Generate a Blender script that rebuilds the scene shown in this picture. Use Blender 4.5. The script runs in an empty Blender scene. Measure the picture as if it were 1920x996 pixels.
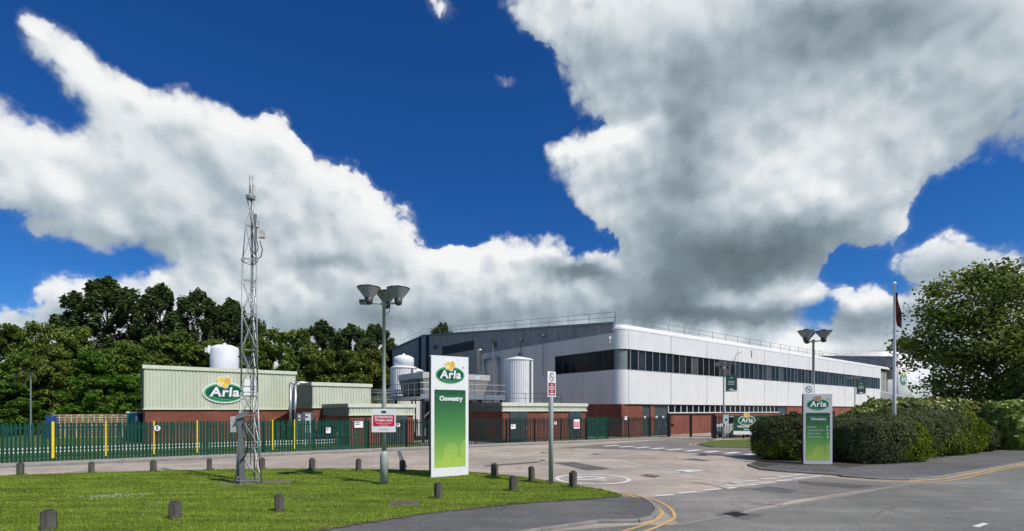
import bpy, bmesh, math, random
import numpy as np
from mathutils import Vector, Matrix, noise as mnoise
from mathutils.geometry import tessellate_polygon

random.seed(7)
rng = np.random.default_rng(7)
SC = bpy.context.scene
COL = SC.collection
R = math.radians

# ------------------------------------------------------------------ camera, sky, sun, exposure
CAM_H = 2.6
FPX = 930.0            # focal length in photograph pixels (1920 wide)
HOR = 769.0            # horizon row in the photograph
cam_d = bpy.data.cameras.new('camera'); cam = bpy.data.objects.new('camera', cam_d); COL.objects.link(cam)
cam.location = (0, 0, CAM_H); cam.rotation_euler = (R(90), 0, 0)
cam_d.sensor_width = 36.0; cam_d.lens = 36.0*FPX/1920.0
cam_d.shift_y = (HOR-498.0)/1920.0
cam_d.clip_start = 0.1; cam_d.clip_end = 5000
SC.camera = cam

SUN_EL = R(52); SUN_DIR = Vector((0.80, -0.60, 0)).normalized()     # horizontal direction towards the sun
SUN_VEC = Vector((SUN_DIR.x*math.cos(SUN_EL), SUN_DIR.y*math.cos(SUN_EL), math.sin(SUN_EL)))
sun_d = bpy.data.lights.new('sun', 'SUN'); sun = bpy.data.objects.new('sun', sun_d); COL.objects.link(sun)
sun_d.energy = 4.3; sun_d.angle = R(0.5); sun_d.color = (1.0, 0.935, 0.835)
sun.rotation_euler = (-SUN_VEC).to_track_quat('-Z', 'Y').to_euler(); sun.location = (30, -30, 60)

SC.view_settings.view_transform = 'Standard'; SC.view_settings.look = 'None'
SC.view_settings.exposure = 0.06; SC.view_settings.gamma = 1.0; SC.view_settings.use_curve_mapping = False
SC.cycles.use_denoising = True; SC.cycles.use_adaptive_sampling = True; SC.cycles.adaptive_threshold = 0.02; SC.cycles.adaptive_min_samples = 12
SC.cycles.max_bounces = 6; SC.cycles.diffuse_bounces = 3; SC.cycles.glossy_bounces = 3
SC.cycles.transparent_max_bounces = 8; SC.cycles.transmission_bounces = 3
SC.cycles.sample_clamp_indirect = 4.0

def sky_angle(px, py):
    dx = (px-960)/FPX; dz = (HOR-py)/FPX
    return math.atan(dx), math.atan(dz/math.sqrt(1+dx*dx))

class NT:
    """small helper to write node trees"""
    def __init__(self, tree): self.t = tree; self.n = tree.nodes; self.l = tree.links
    def node(self, typ, **kw):
        nd = self.n.new(typ)
        for k, v in kw.items():
            if k == 'inp':
                for kk, vv in v.items(): self.put(nd, kk, vv)
            else: setattr(nd, k, v)
        return nd
    def put(self, nd, key, val):
        s = nd.inputs[key]
        if hasattr(val, 'is_output'): self.l.new(val, s)
        else: s.default_value = val
    def m(self, op, a, b=None, c=None, clamp=False):
        nd = self.n.new('ShaderNodeMath'); nd.operation = op; nd.use_clamp = clamp
        for i, v in enumerate((a, b, c)):
            if v is not None: self.put(nd, i, v)
        return nd.outputs[0]
    def vm(self, op, a, b=None, s=None):
        nd = self.n.new('ShaderNodeVectorMath'); nd.operation = op
        self.put(nd, 0, a)
        if b is not None: self.put(nd, 1, b)
        if s is not None: self.put(nd, 'Scale', s)
        return nd.outputs['Value'] if op in ('DOT_PRODUCT', 'LENGTH') else nd.outputs[0]
    def ramp(self, x, a, b, lo=0.0, hi=1.0, smooth=True):
        nd = self.n.new('ShaderNodeMapRange'); nd.interpolation_type = 'SMOOTHSTEP' if smooth else 'LINEAR'
        self.put(nd, 0, x); nd.inputs[1].default_value = a; nd.inputs[2].default_value = b
        nd.inputs[3].default_value = lo; nd.inputs[4].default_value = hi
        return nd.outputs[0]
    def mix(self, f, a, b):
        nd = self.n.new('ShaderNodeMix'); nd.data_type = 'RGBA'
        self.put(nd, 0, f); self.put(nd, 6, a); self.put(nd, 7, b)
        return nd.outputs[2]
    def noise(self, vec, scale, detail=4, rough=.5, dist=0.0, color=False, typ=None):
        nd = self.n.new('ShaderNodeTexNoise')
        if typ: nd.noise_type = typ
        if vec is not None: self.put(nd, 'Vector', vec)
        self.put(nd, 'Scale', scale); self.put(nd, 'Detail', detail); self.put(nd, 'Roughness', rough); self.put(nd, 'Distortion', dist)
        return nd.outputs['Color'] if color else nd.outputs[0]

# cloud outlines as surveyed bearings (photograph columns, rows) and the grey undersides (x, y, rx, ry, rotation, weight)
CLOUDS = [
 (1.0, [(8,62),(25,22),(70,12),(118,26),(160,70),(190,90),(240,148),(290,190),(322,158),(378,150),(425,178),(455,216),(500,202),(555,220),(592,262),(612,312),(655,296),(698,330),(712,372),(756,358),(778,398),(798,430),(765,458),(792,484),(818,446),(852,442),(885,470),(915,448),(962,440),(1012,432),(1052,452),(1085,488),(1110,466),(1140,492),(1160,505),
   (1160,800),(-150,800),(-150,545),(0,542),(40,550),(88,532),(80,506),(0,504),(-150,512),(-150,480),(0,494),(45,492),(100,502),(190,500),(225,514),(290,512),(318,488),(270,464),(150,446),
   (60,430),(0,421),(-150,425),(-150,150),(0,172),(35,200),(55,245),(75,225),(115,228),(135,262),(165,266),(152,205),(115,160),(75,155),(45,140),(15,120)]),
 (1.0, [(930,-90),(945,10),(970,50),(1030,85),(1045,115),(1060,180),(1080,195),(1110,205),(1150,218),(1195,205),(1205,214),(1150,226),(1100,228),(1050,245),(1005,292),(1030,320),
   (1030,345),(1060,380),(1085,400),(1130,440),(1185,455),(1155,485),(1130,505),(1150,800),(1430,800),(1470,610),(1530,578),(1545,545),(1535,515),(1590,480),(1640,465),(1690,445),
   (1730,405),(1730,365),(1760,325),(1800,310),(1860,295),(1880,268),(1940,245),(2100,200),(2100,-90)]),
 (1.0, [(1545,560),(1555,540),(1590,520),(1620,515),(1660,535),(1700,560),(1745,575),(1745,800),(1380,800),(1480,628),(1560,603),(1580,580)]),
 (1.0, [(1640,490),(1700,460),(1740,420),(1800,430),(1855,418),(1862,440),(1880,475),(1925,500),(2100,480),(2100,800),(1745,800),(1740,575),(1720,545),(1690,510)]),
 (.9, [(1895,430),(1920,400),(2000,380),(2000,470),(1900,460)]), (.8, [(1878,282),(1920,265),(2000,260),(2000,320),(1885,308)]),
 (.74, [(780,5),(845,-20),(890,0),(882,45),(852,96),(825,92),(795,45)]), (1.25, [(915,136),(992,152),(992,166),(935,168)]), (1.1, [(895,82),(937,64),(932,88)]),
 (.85, [(930,-20),(1040,-20),(1050,110),(1000,80),(960,50)])]
SHADES = [
 (1390,492,220,66,8,1.0),(1285,330,60,120,-8,.40),(1275,210,55,110,-14,.27),(1340,110,150,90,0,.10),(1110,265,95,40,10,-.28),(1200,235,50,20,0,-.3),(860,478,60,26,0,-.25),(985,468,110,20,0,-.25),(700,400,60,40,-30,-.12),(1470,550,170,16,6,-.25),(1620,545,50,24,0,-.2),(1350,400,110,80,0,.2),(1680,45,300,95,6,.72),(1860,225,190,70,16,.5),(1440,170,170,110,20,.30),(1590,420,150,50,22,.25),
 (1150,110,150,70,-20,.30),(1400,598,190,24,0,.7),(1250,575,90,36,0,.5),(130,428,270,36,-8,.30),(230,250,170,34,-32,.15),(400,330,150,40,-35,.12),(600,488,55,18,0,.55),(520,300,60,26,-20,.25),
 (1090,512,70,22,-12,.9),(1030,522,36,18,0,.4),(820,590,170,44,0,.42),(600,600,160,36,0,.45),(70,592,110,26,0,.55),(190,562,120,22,0,.38),(1690,605,110,30,0,.7),(1790,500,120,34,8,.5),(1880,545,90,34,0,.5),
 (640,400,120,44,-30,.15),(700,485,110,34,-10,.22),(1000,595,200,30,0,.36),(1210,390,60,80,0,.25),(1150,330,70,30,0,.2),(300,460,160,40,0,.2),(1640,320,120,40,25,-.2),(1500,330,120,60,20,-.15)]

def cloud_maps(na=320, ne=200):
    """coarse maps of cloud cover and grey undersides over (bearing, elevation)"""
    A0, A1, E0, E1 = -1.0, 1.0, 0.0, 0.80
    az = np.linspace(A0, A1, na); el = np.linspace(E0, E1, ne)
    AZ, EL = np.meshgrid(az, el)
    X = 960+FPX*np.tan(np.clip(AZ, -.98, .98)); Y = HOR-FPX*np.tan(EL)/np.cos(AZ)
    M = np.zeros_like(X)
    for wt, poly in CLOUDS:
        ins = np.zeros(X.shape, bool); n = len(poly)
        for i in range(n):
            x0, y0 = poly[i]; x1, y1 = poly[(i+1) % n]
            if y0 == y1: continue
            c = ((y0 > Y) != (y1 > Y)) & (X < (x1-x0)*(Y-y0)/(y1-y0)+x0)
            ins ^= c
        M = np.maximum(M, ins*wt)
    def blur(m, sa, se):
        for ax, s in ((1, sa), (0, se)):
            r = int(3*s); k = np.exp(-.5*(np.arange(-r, r+1)/s)**2); k /= k.sum()
            pad = [(0, 0), (0, 0)]; pad[ax] = (r, r)
            m = np.apply_along_axis(lambda q: np.convolve(q, k, 'valid'), ax, np.pad(m, pad, mode='edge'))
        return m
    M = blur(M, 2.3, 3.2)+.60*np.clip(blur(M, 7, 10)-.5, 0, .5)/.5
    S = np.zeros_like(X)
    for (x, y, rx, ry, rot, wt) in SHADES:
        c, s_ = math.cos(R(rot)), math.sin(R(rot))
        dx = X-x; dy = -(Y-y)
        q = ((dx*c+dy*s_)/rx)**2+((-dx*s_+dy*c)/ry)**2
        S += wt*np.exp(-q*.9)
    return (A0, A1, E0, E1), az, el, M, S

def build_world():
    w = bpy.data.worlds.new('World'); SC.world = w; w.use_nodes = True
    nt = NT(w.node_tree); nt.n.clear()
    out = nt.node('ShaderNodeOutputWorld'); bg = nt.node('ShaderNodeBackground')
    sky = nt.node('ShaderNodeTexSky'); sky.sky_type = 'NISHITA'; sky.sun_disc = False
    sky.sun_elevation = SUN_EL; sky.sun_rotation = math.atan2(SUN_DIR.x, SUN_DIR.y)
    sky.altitude = 900; sky.air_density = 1.0; sky.dust_density = 0.5; sky.ozone_density = 3.0
    tc = nt.node('ShaderNodeTexCoord'); d = nt.vm('NORMALIZE', tc.outputs['Generated'])

    # group: cloud thickness seen in a direction given as (bearing, elevation)
    dom, azs, els, M, S = cloud_maps()
    def low_rank(g, ua, ue, field, npair):
        """field(bearing, elevation) as a sum of products of curves"""
        U, W, Vt = np.linalg.svd(field, full_matrices=False)
        acc = None
        def curves(vals, x, ref):
            nd = g.node('ShaderNodeRGBCurve'); mp = nd.mapping; mp.use_clip = False
            for ch in range(3):
                cv = mp.curves[ch]; v = vals[ch]; n = 72
                xs = np.linspace(0, 1, n); ys = np.interp(xs, np.linspace(0, 1, len(v)), v)
                cv.points[0].location = (0, ys[0]); cv.points[1].location = (1, ys[-1])
                for a_, b_ in zip(xs[1:-1], ys[1:-1]): cv.points.new(a_, b_)
            mp.update()
            if ref is None: src = x
            else: src = g.m('MULTIPLY_ADD', ref, 1e-6, x)
            cb = g.node('ShaderNodeCombineColor')
            for ch in range(3): g.l.new(src, cb.inputs[ch])
            g.l.new(cb.outputs[0], nd.inputs['Color'])
            return nd.outputs[0]
        for j in range(npair):
            va, ve, sa, se = [], [], [], []
            for k in range(3*j, 3*j+3):
                a_, e_ = Vt[k], U[:, k]
                ma, me = np.abs(a_).max(), np.abs(e_).max()
                va.append(.5+.5*a_/ma); ve.append(.5+.5*e_/me); sa.append(W[k]*ma*me)
            ca = curves(va, ua, acc); ce = curves(ve, ue, acc)
            fa = g.vm('SUBTRACT', ca, (.5, .5, .5)); fe = g.vm('SUBTRACT', ce, (.5, .5, .5))
            w_ = g.vm('MULTIPLY', fa, tuple(4*q for q in sa))
            v = g.vm('DOT_PRODUCT', w_, fe)
            acc = v if acc is None else g.m('ADD', acc, v)
        return acc
    def unit(g, vec):
        sp = g.node('ShaderNodeSeparateXYZ'); g.l.new(vec, sp.inputs[0])
        return (g.ramp(sp.outputs[0], dom[0], dom[1], smooth=False), g.ramp(sp.outputs[1], dom[2], dom[3], smooth=False))
    def make_group():
        gt = bpy.data.node_groups.new('cloud_thickness', 'ShaderNodeTree')
        gt.interface.new_socket('Direction', in_out='INPUT', socket_type='NodeSocketVector')
        gt.interface.new_socket('Thickness', in_out='OUTPUT', socket_type='NodeSocketFloat')
        gt.interface.new_socket('Angles', in_out='OUTPUT', socket_type='NodeSocketVector')
        gt.interface.new_socket('Relief', in_out='OUTPUT', socket_type='NodeSocketFloat')
        g = NT(gt); gi = g.node('NodeGroupInput'); go = g.node('NodeGroupOutput')
        dd = g.vm('NORMALIZE', gi.outputs[0])
        wn = g.noise(dd, 7.5, 5, .6, color=True)
        wv = g.vm('SCALE', g.vm('SUBTRACT', wn, (.5, .5, .5)), s=0.10)
        sep = g.node('ShaderNodeSeparateXYZ'); g.l.new(dd, sep.inputs[0])
        az = g.m('ARCTAN2', sep.outputs[0], sep.outputs[1]); el = g.m('ARCSINE', sep.outputs[2])
        cmb = g.node('ShaderNodeCombineXYZ'); g.l.new(az, cmb.inputs[0]); g.l.new(el, cmb.inputs[1])
        vec = g.vm('ADD', cmb.outputs[0], wv)
        flat = g.node('ShaderNodeVectorMath'); flat.operation = 'MULTIPLY'; g.l.new(vec, flat.inputs[0]); flat.inputs[1].default_value = (1, 1, 0)
        B = low_rank(g, *unit(g, flat.outputs[0]), M, 8)
        # the same broken cumulus all round the sky beyond the surveyed bearings
        far = g.m('MAXIMUM', g.ramp(g.m('ABSOLUTE', az), 0.82, 0.98), g.ramp(el, 0.70, 0.85))
        gen = g.ramp(g.noise(dd, 2.6, 3, .5), .46, .62)
        gen = g.m('MULTIPLY', gen, far)
        B = g.m('MAXIMUM', B, gen)
        n1 = g.noise(dd, 7.0, 9, .56, .35); n0 = g.noise(dd, 6.0, 3, .5, .5)
        vo = g.node('ShaderNodeTexVoronoi'); vo.feature = 'F1'
        wd = g.vm('ADD', dd, g.vm('SCALE', g.vm('SUBTRACT', g.noise(dd, 22, 3, .55, color=True), (.5, .5, .5)), s=0.05))
        g.l.new(wd, vo.inputs['Vector'])
        for k, v in (('Scale', 15.0), ('Detail', 2.0), ('Roughness', .5), ('Lacunarity', 2.3)): vo.inputs[k].default_value = v
        puff = g.m('SUBTRACT', .5, vo.outputs['Distance'])
        F = g.m('ADD', B, g.m('MULTIPLY', g.m('SUBTRACT', n1, .5), 1.0))
        F = g.m('ADD', F, g.m('MULTIPLY', puff, 0.62))
        vs = g.node('ShaderNodeTexVoronoi'); vs.feature = 'SMOOTH_F1'; g.l.new(wd, vs.inputs['Vector'])
        for k, v in (('Scale', 12.0), ('Detail', 1.0), ('Roughness', .42), ('Lacunarity', 2.6), ('Smoothness', .6)): vs.inputs[k].default_value = v
        Fs = g.m('ADD', B, g.m('MULTIPLY', g.m('SUBTRACT', n0, .5), 0.8))
        Fs = g.m('ADD', Fs, g.m('MULTIPLY', g.m('SUBTRACT', .5, vs.outputs['Distance']), 0.62))
        F = g.m('SUBTRACT', F, 0.11)
        g.l.new(F, go.inputs[0]); g.l.new(flat.outputs[0], go.inputs[1]); g.l.new(Fs, go.inputs[2])
        return gt
    grp = make_group()
    def ev(vec):
        gn = nt.node('ShaderNodeGroup'); gn.node_tree = grp; nt.l.new(vec, gn.inputs[0]); return gn
    g0 = ev(d); F0 = g0.outputs[0]
    # light falls on the masses from the upper right: compare with the thickness a little that way
    off = Vector((0.30, 0.0, 0.62)).normalized()
    g1 = ev(nt.vm('ADD', d, tuple(off*0.026)))
    wisp = nt.ramp(nt.noise(d, 3.2, 3, .5), .36, .62)                    # some margins are crisp, some frayed
    alpha = nt.m('MULTIPLY_ADD', nt.m('SUBTRACT', nt.ramp(F0, 0.20, 0.95), nt.ramp(F0, 0.45, 0.66)), wisp, nt.ramp(F0, 0.45, 0.66))
    lit = nt.m('MULTIPLY', nt.m('TANH', nt.m('MULTIPLY', nt.m('SUBTRACT', g0.outputs[2], g1.outputs[2]), 4.0)), 0.23)
    shade = low_rank(nt, *unit(nt, g0.outputs[1]), S, 5)
    soft = nt.m('MULTIPLY', nt.m('SUBTRACT', nt.noise(d, 4.0, 4, .45, .6), .5), 0.9)
    thick = nt.ramp(F0, 0.6, 1.7)
    calm = nt.m('SUBTRACT', 1.0, nt.m('MULTIPLY', nt.m('MINIMUM', nt.m('MAXIMUM', shade, 0.0), 1.0), .75))   # thick bases are smooth
    val = nt.m('ADD', nt.m('MULTIPLY', nt.m('MULTIPLY', nt.m('SUBTRACT', F0, g0.outputs[2]), calm), .17), nt.m('MULTIPLY_ADD', lit, calm, 0.87))
    val = nt.m('SUBTRACT', val, nt.m('MULTIPLY', thick, 0.08))
    val = nt.m('ADD', val, nt.m('MULTIPLY', soft, 0.30))
    val = nt.m('SUBTRACT', val, nt.m('MULTIPLY', nt.m('MULTIPLY', shade, 0.72), nt.m('ADD', 0.9, nt.m('MULTIPLY', soft, .5))))
    val = nt.m('MINIMUM', nt.m('MAXIMUM', val, 0.0), 1.0)
    cr = nt.node('ShaderNodeValToRGB'); nt.l.new(val, cr.inputs[0])
    e = cr.color_ramp.elements
    e[0].position = 0.0; e[0].color = (.085, .118, .135, 1)
    e[1].position = 1.0; e[1].color = (.90, .91, .905, 1)
    for p, c in ((.30, (.215, .275, .315, 1)), (.55, (.42, .495, .55, 1)), (.78, (.66, .71, .745, 1))):
        x = e.new(p); x.color = c
    STR = 0.10
    cloud = nt.vm('SCALE', cr.outputs[0], s=0.98/STR)
    hs = nt.node('ShaderNodeHueSaturation'); hs.inputs['Saturation'].default_value = SKY_SAT; hs.inputs['Value'].default_value = SKY_VAL; hs.inputs['Hue'].default_value = .5
    nt.l.new(sky.outputs[0], hs.inputs['Color'])
    deep = nt.vm('MULTIPLY', hs.outputs[0], SKY_TINT)
    col = nt.mix(alpha, deep, cloud)
    nt.l.new(col, bg.inputs[0]); bg.inputs[1].default_value = STR
    nt.l.new(bg.outputs[0], out.inputs[0])
    w.cycles.sampling_method = 'MANUAL'; w.cycles.sample_map_resolution = 512
SKY_SAT = 1.25; SKY_VAL = 1.0; SKY_TINT = (.31, .63, .97)
build_world()

# ------------------------------------------------------------------ survey helpers
def V(px, py, z=0.0):
    """ground point (at height z) seen at photograph pixel"""
    Y = (CAM_H-z)*FPX/(py-HOR)
    return Vector(((px-960)/FPX*Y, Y, z))
def AT(px, Y, z=0.0): return Vector(((px-960)/FPX*Y, Y, z))
UANG = math.atan2(.613, .79); UV = Vector((math.cos(UANG), math.sin(UANG), 0)); VV = Vector((-UV.y, UV.x, 0))   # site axes
RDA = R(31.2); RD = Vector((math.cos(RDA), math.sin(RDA), 0)); RN = Vector((-RD.y, RD.x, 0))                    # main road axes

# ------------------------------------------------------------------ materials
MATS = {}
def mat(name, col, rough=.6, var=.12, scale=3.0, bump=0.0, bscale=40.0, metal=0.0, spec=.5, dirt=None, dscale=1.2, damt=.35, stretch=None):
    m = bpy.data.materials.new(name); m.use_nodes = True; nt = NT(m.node_tree)
    p = nt.n['Principled BSDF']; tc = nt.node('ShaderNodeTexCoord'); co = tc.outputs['Object']
    if stretch: co = nt.vm('MULTIPLY', co, stretch)
    c = tuple(col)+(1,)
    lo = tuple(x*(1-var) for x in col)+(1,); hi = tuple(min(1, x*(1+var)) for x in col)+(1,)
    f = nt.ramp(nt.noise(co, scale, 5, .6), .3, .7)
    cc = nt.mix(f, lo, hi)
    if dirt is not None:
        g = nt.ramp(nt.noise(co, dscale, 6, .65), .5, .72, 0, damt)
        cc = nt.mix(g, cc, tuple(dirt)+(1,))
    nt.put(p, 'Base Color', cc); p.inputs['Roughness'].default_value = rough; p.inputs['Metallic'].default_value = metal
    p.inputs['Specular IOR Level'].default_value = spec
    if bump:
        b = nt.node('ShaderNodeBump'); b.inputs['Strength'].default_value = bump; b.inputs['Distance'].default_value = .02
        nt.l.new(nt.noise(co, bscale, 4, .6), b.inputs['Height']); nt.l.new(b.outputs[0], p.inputs['Normal'])
    MATS[name] = m; return m

M_white = mat('white_cladding', (.74, .745, .735), .45, .035, 1.2, dirt=(.50, .50, .48), dscale=.8, damt=.16, stretch=(1.0, 1.0, .35))
M_slate = mat('slate_cladding', (.315, .312, .30), .5, .14, 1.5, dirt=(.10, .11, .13), dscale=.5, damt=.5, stretch=(1, 1, .3))
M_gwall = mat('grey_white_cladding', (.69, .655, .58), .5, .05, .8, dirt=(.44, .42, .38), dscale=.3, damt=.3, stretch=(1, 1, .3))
M_sage = mat('sage_cladding', (.57, .605, .475), .48, .06, .8, dirt=(.40, .43, .32), dscale=.7, damt=.4, stretch=(1, 1, .3))
M_cream = mat('cream_flashing', (.66, .68, .54), .45, .06, 2)
M_shade_clad = mat('shaded_side_cladding', (.16, .18, .14), .5, .06, 1.2)  # darker copy of the sage: shade of the side walls put into the colour
M_roof = mat('roof_felt', (.13, .135, .14), .85, .15, 1.5)
M_door = mat('slate_door', (.055, .075, .085), .45, .08, 2)
M_seam = mat('dark_panel_joint', (.10, .105, .11), .7, .05, 3)
M_mull = mat('mullion_grey', (.30, .31, .31), .45, .05, 3)
M_dframe = mat('dark_window_frame', (.06, .065, .07), .4, .05, 3)
M_wframe = mat('white_frame', (.72, .73, .73), .4, .04, 3)
M_steel = mat('galvanised_steel', (.42, .45, .48), .38, .12, 6, metal=.75)
M_gsteel = mat('grey_galvanised_mast', (.34, .36, .375), .45, .14, 5, metal=.35)
M_rail = mat('roof_rail_grey', (.22, .25, .28), .45, .08, 3, metal=.3)
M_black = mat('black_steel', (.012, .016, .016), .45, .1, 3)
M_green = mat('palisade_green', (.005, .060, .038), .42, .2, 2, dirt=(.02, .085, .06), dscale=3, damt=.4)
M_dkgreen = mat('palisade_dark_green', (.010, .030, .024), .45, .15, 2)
M_gategreen = mat('gate_green', (.005, .062, .040), .42, .12, 2)
M_yellow = mat('yellow_paint', (.85, .62, .02), .45, .05, 4)
M_lampgrey = mat('column_grey_green', (.36, .40, .36), .5, .06, 3, dirt=(.25, .28, .25), dscale=4, damt=.3)
M_lampdark = mat('lamp_housing', (.055, .057, .055), .5, .1, 8)
M_lampcone = mat('lamp_prism_bowl', (.285, .292, .285), .3, .25, 40, stretch=(1, 1, .15))
M_tank = mat('white_tank', (.80, .82, .84), .35, .03, 2, dirt=(.55, .57, .58), dscale=.8, damt=.25)
M_tankrib = mat('tank_ribbed_cladding', (.76, .77, .775), .4, .05, 2)
M_unit = mat('cooling_unit', (.46, .45, .42), .5, .08, 3)
M_mesh = mat('louvre_grey', (.20, .19, .175), .6, .15, 6)
M_signw = mat('sign_white', (.82, .83, .83), .35, .02, 3)
M_signback = mat('sign_back_dark', (.03, .032, .035), .5, .1, 3)
M_silver = mat('sign_silver', (.54, .555, .57), .4, .05, 3, metal=.05)
M_red = mat('sign_red', (.62, .012, .045), .4, .03, 3)
M_maroon = mat('sign_maroon', (.30, .05, .07), .45, .05, 3)
M_ink = mat('sign_ink', (.02, .022, .024), .5, .05, 3)
M_blue = mat('sign_blue', (.45, .62, .66), .45, .05, 3)
M_petal1 = mat('petal_yellow', (.86, .60, .08), .4, .08, 8)
M_petal2 = mat('petal_orange', (.80, .45, .08), .4, .08, 8)
M_petalp = mat('petal_pale', (.86, .74, .36), .4, .08, 8)
M_petald = mat('petal_ochre', (.36, .27, .12), .4, .08, 8)
M_lgreen = mat('logo_rim_green', (.10, .42, .16), .35, .05, 3)
M_lfield = mat('logo_field_green', (.005, .085, .045), .3, .3, 2.2)
M_oldwood = mat('weathered_timber', (.080, .072, .063), .9, .35, 9, bump=.8, bscale=60, dirt=(.17, .165, .15), dscale=6, damt=.5, stretch=(1, 1, .25))
M_teal = mat('teal_plastic', (.01, .20, .17), .5, .08, 4)
M_tarp = mat('blue_tarpaulin', (.02, .07, .22), .5, .15, 4)
M_concrete = mat('concrete', (.30, .29, .27), .9, .16, 3, bump=.3, bscale=70, dirt=(.22, .215, .20), dscale=1.2, damt=.5)
M_pad = mat('mossy_concrete', (.15, .15, .115), .95, .3, 5, dirt=(.10, .13, .04), dscale=5, damt=.7)
M_kerb = mat('kerb_concrete', (.225, .218, .20), .9, .16, 4, bump=.4, bscale=90, dirt=(.15, .145, .13), dscale=2, damt=.6)
M_gully = mat('cast_iron', (.035, .034, .034), .6, .2, 10, metal=.4)
M_rust = mat('rusty_iron_cover', (.115, .075, .065), .8, .2, 8)
M_bark = mat('bark', (.075, .062, .048), .95, .3, 4, bump=.5, bscale=12, stretch=(1, 1, .3))
M_birch = mat('birch_bark', (.33, .32, .29), .9, .3, 3, dirt=(.06, .055, .05), dscale=4, damt=.8, stretch=(1, 1, 2))
M_cable = mat('black_cable', (.01, .01, .011), .5, .1, 3)
M_vanw = mat('van_white_paint', (.78, .79, .80), .25, .02, 2)
M_tyre = mat('rubber', (.012, .012, .012), .8, .1, 4)
M_flag = mat('dark_red_flag', (.12, .022, .028), .8, .4, 5)
M_cabinet = mat('weathered_cabinet', (.50, .50, .47), .6, .15, 8, dirt=(.22, .20, .17), dscale=9, damt=.6)
M_duct = mat('grey_duct', (.16, .17, .175), .5, .1, 4)
M_gravel = mat('grey_gravel_stone', (.15, .152, .155), .9, .4, 30)
M_bannergreen = mat('banner_green', (.008, .075, .04), .5, .1, 3)
M_banner2 = mat('banner_dark_green', (.012, .06, .045), .6, .15, 3)

def glass(name, col, rough=.04):
    m = mat(name, col, rough, .3, .7, spec=.09); return m
M_glass = glass('dark_glass', (.012, .015, .018)); M_glass2 = glass('blind_glass', (.035, .040, .042), .08); M_glass3 = glass('curtain_glass', (.085, .092, .09), .15)
M_cglass = mat('corner_glass', (.20, .245, .24), .5, .1, .7, spec=.2)

def brick_mat():
    m = bpy.data.materials.new('red_brick'); m.use_nodes = True; nt = NT(m.node_tree); p = nt.n['Principled BSDF']
    tc = nt.node('ShaderNodeTexCoord'); sp = nt.node('ShaderNodeSeparateXYZ'); nt.l.new(tc.outputs['Object'], sp.inputs[0])
    cb = nt.node('ShaderNodeCombineXYZ'); nt.l.new(nt.m('ADD', sp.outputs[0], sp.outputs[1]), cb.inputs[0]); nt.l.new(sp.outputs[2], cb.inputs[1])
    br = nt.node('ShaderNodeTexBrick'); nt.l.new(cb.outputs[0], br.inputs['Vector'])
    br.inputs['Scale'].default_value = 1.0; br.inputs['Brick Width'].default_value = .225; br.inputs['Row Height'].default_value = .075; br.inputs['Mortar Size'].default_value = .008
    br.inputs['Color1'].default_value = (.285, .076, .045, 1); br.inputs['Color2'].default_value = (.20, .052, .033, 1); br.inputs['Mortar'].default_value = (.19, .105, .075, 1)
    n = nt.ramp(nt.noise(tc.outputs['Object'], .7, 5, .6), .35, .7, .8, 1.15)
    c = nt.vm('SCALE', br.outputs[0], s=n); nt.l.new(c, p.inputs['Base Color']); p.inputs['Roughness'].default_value = .9
    b = nt.node('ShaderNodeBump'); b.inputs['Strength'].default_value = .4; b.inputs['Distance'].default_value = .01; nt.l.new(br.outputs['Fac'], b.inputs['Height']); b.invert = True
    nt.l.new(b.outputs[0], p.inputs['Normal']); return m
M_brick = brick_mat()

def asphalt(name, col, spk=.35, patch=(.6, 1.0), warm=None):
    m = bpy.data.materials.new(name); m.use_nodes = True; nt = NT(m.node_tree); p = nt.n['Principled BSDF']
    co = nt.node('ShaderNodeTexCoord').outputs['Object']
    c = tuple(col)
    f1 = nt.ramp(nt.noise(co, 55, 3, .7), .32, .68)                      # stone chippings
    base = nt.mix(f1, tuple(x*(1-spk) for x in c)+(1,), tuple(x*(1+spk*1.25) for x in c)+(1,))
    f0 = nt.ramp(nt.noise(co, 14, 4, .7), .3, .7, .86, 1.14)
    f2 = nt.ramp(nt.noise(co, .22, 6, .62), .35, .68, .78, 1.12)         # worn and patched areas
    f3 = nt.ramp(nt.noise(nt.vm('MULTIPLY', co, (1, 1, 1)), 1.4, 5, .6), .3, .75, .9, 1.07)
    base = nt.vm('SCALE', base, s=nt.m('MULTIPLY', nt.m('MULTIPLY', f2, f3), f0))
    oil = nt.ramp(nt.noise(co, .8, 4, .55), .60, .74, 0, .30); base = nt.mix(oil, base, tuple(x*.45 for x in c)+(1,))     # oil and tyre stains
    trk = nt.ramp(nt.noise(nt.vm('MULTIPLY', co, (.12, 1.5, 1)), 1.0, 4, .6), .42, .62, .90, 1.06); base = nt.vm('SCALE', base, s=trk)
    # hair cracks
    vo = nt.node('ShaderNodeTexVoronoi'); vo.feature = 'DISTANCE_TO_EDGE'; vo.inputs['Scale'].default_value = .55
    wv = nt.vm('ADD', co, nt.vm('SCALE', nt.noise(co, 1.8, 4, .6, color=True), s=.9)); nt.l.new(wv, vo.inputs['Vector'])
    ck = nt.m('MULTIPLY', nt.ramp(vo.outputs['Distance'], .004, .014, 1, 0), nt.ramp(nt.noise(co, .35, 2), .52, .62))
    base = nt.mix(nt.m('MULTIPLY', ck, .8), base, tuple(x*.35 for x in c)+(1,))
    nt.l.new(base, p.inputs['Base Color']); p.inputs['Roughness'].default_value = .88; p.inputs['Specular IOR Level'].default_value = .3
    b = nt.node('ShaderNodeBump'); b.inputs['Strength'].default_value = .5; b.inputs['Distance'].default_value = .012
    nt.l.new(nt.noise(co, 70, 3, .6), b.inputs['Height']); nt.l.new(b.outputs[0], p.inputs['Normal'])
    return m
M_yard = asphalt('pinkish_worn_asphalt', (.405, .352, .298), .26)
M_road = asphalt('grey_chip_asphalt', (.192, .192, .175), .42)
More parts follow.
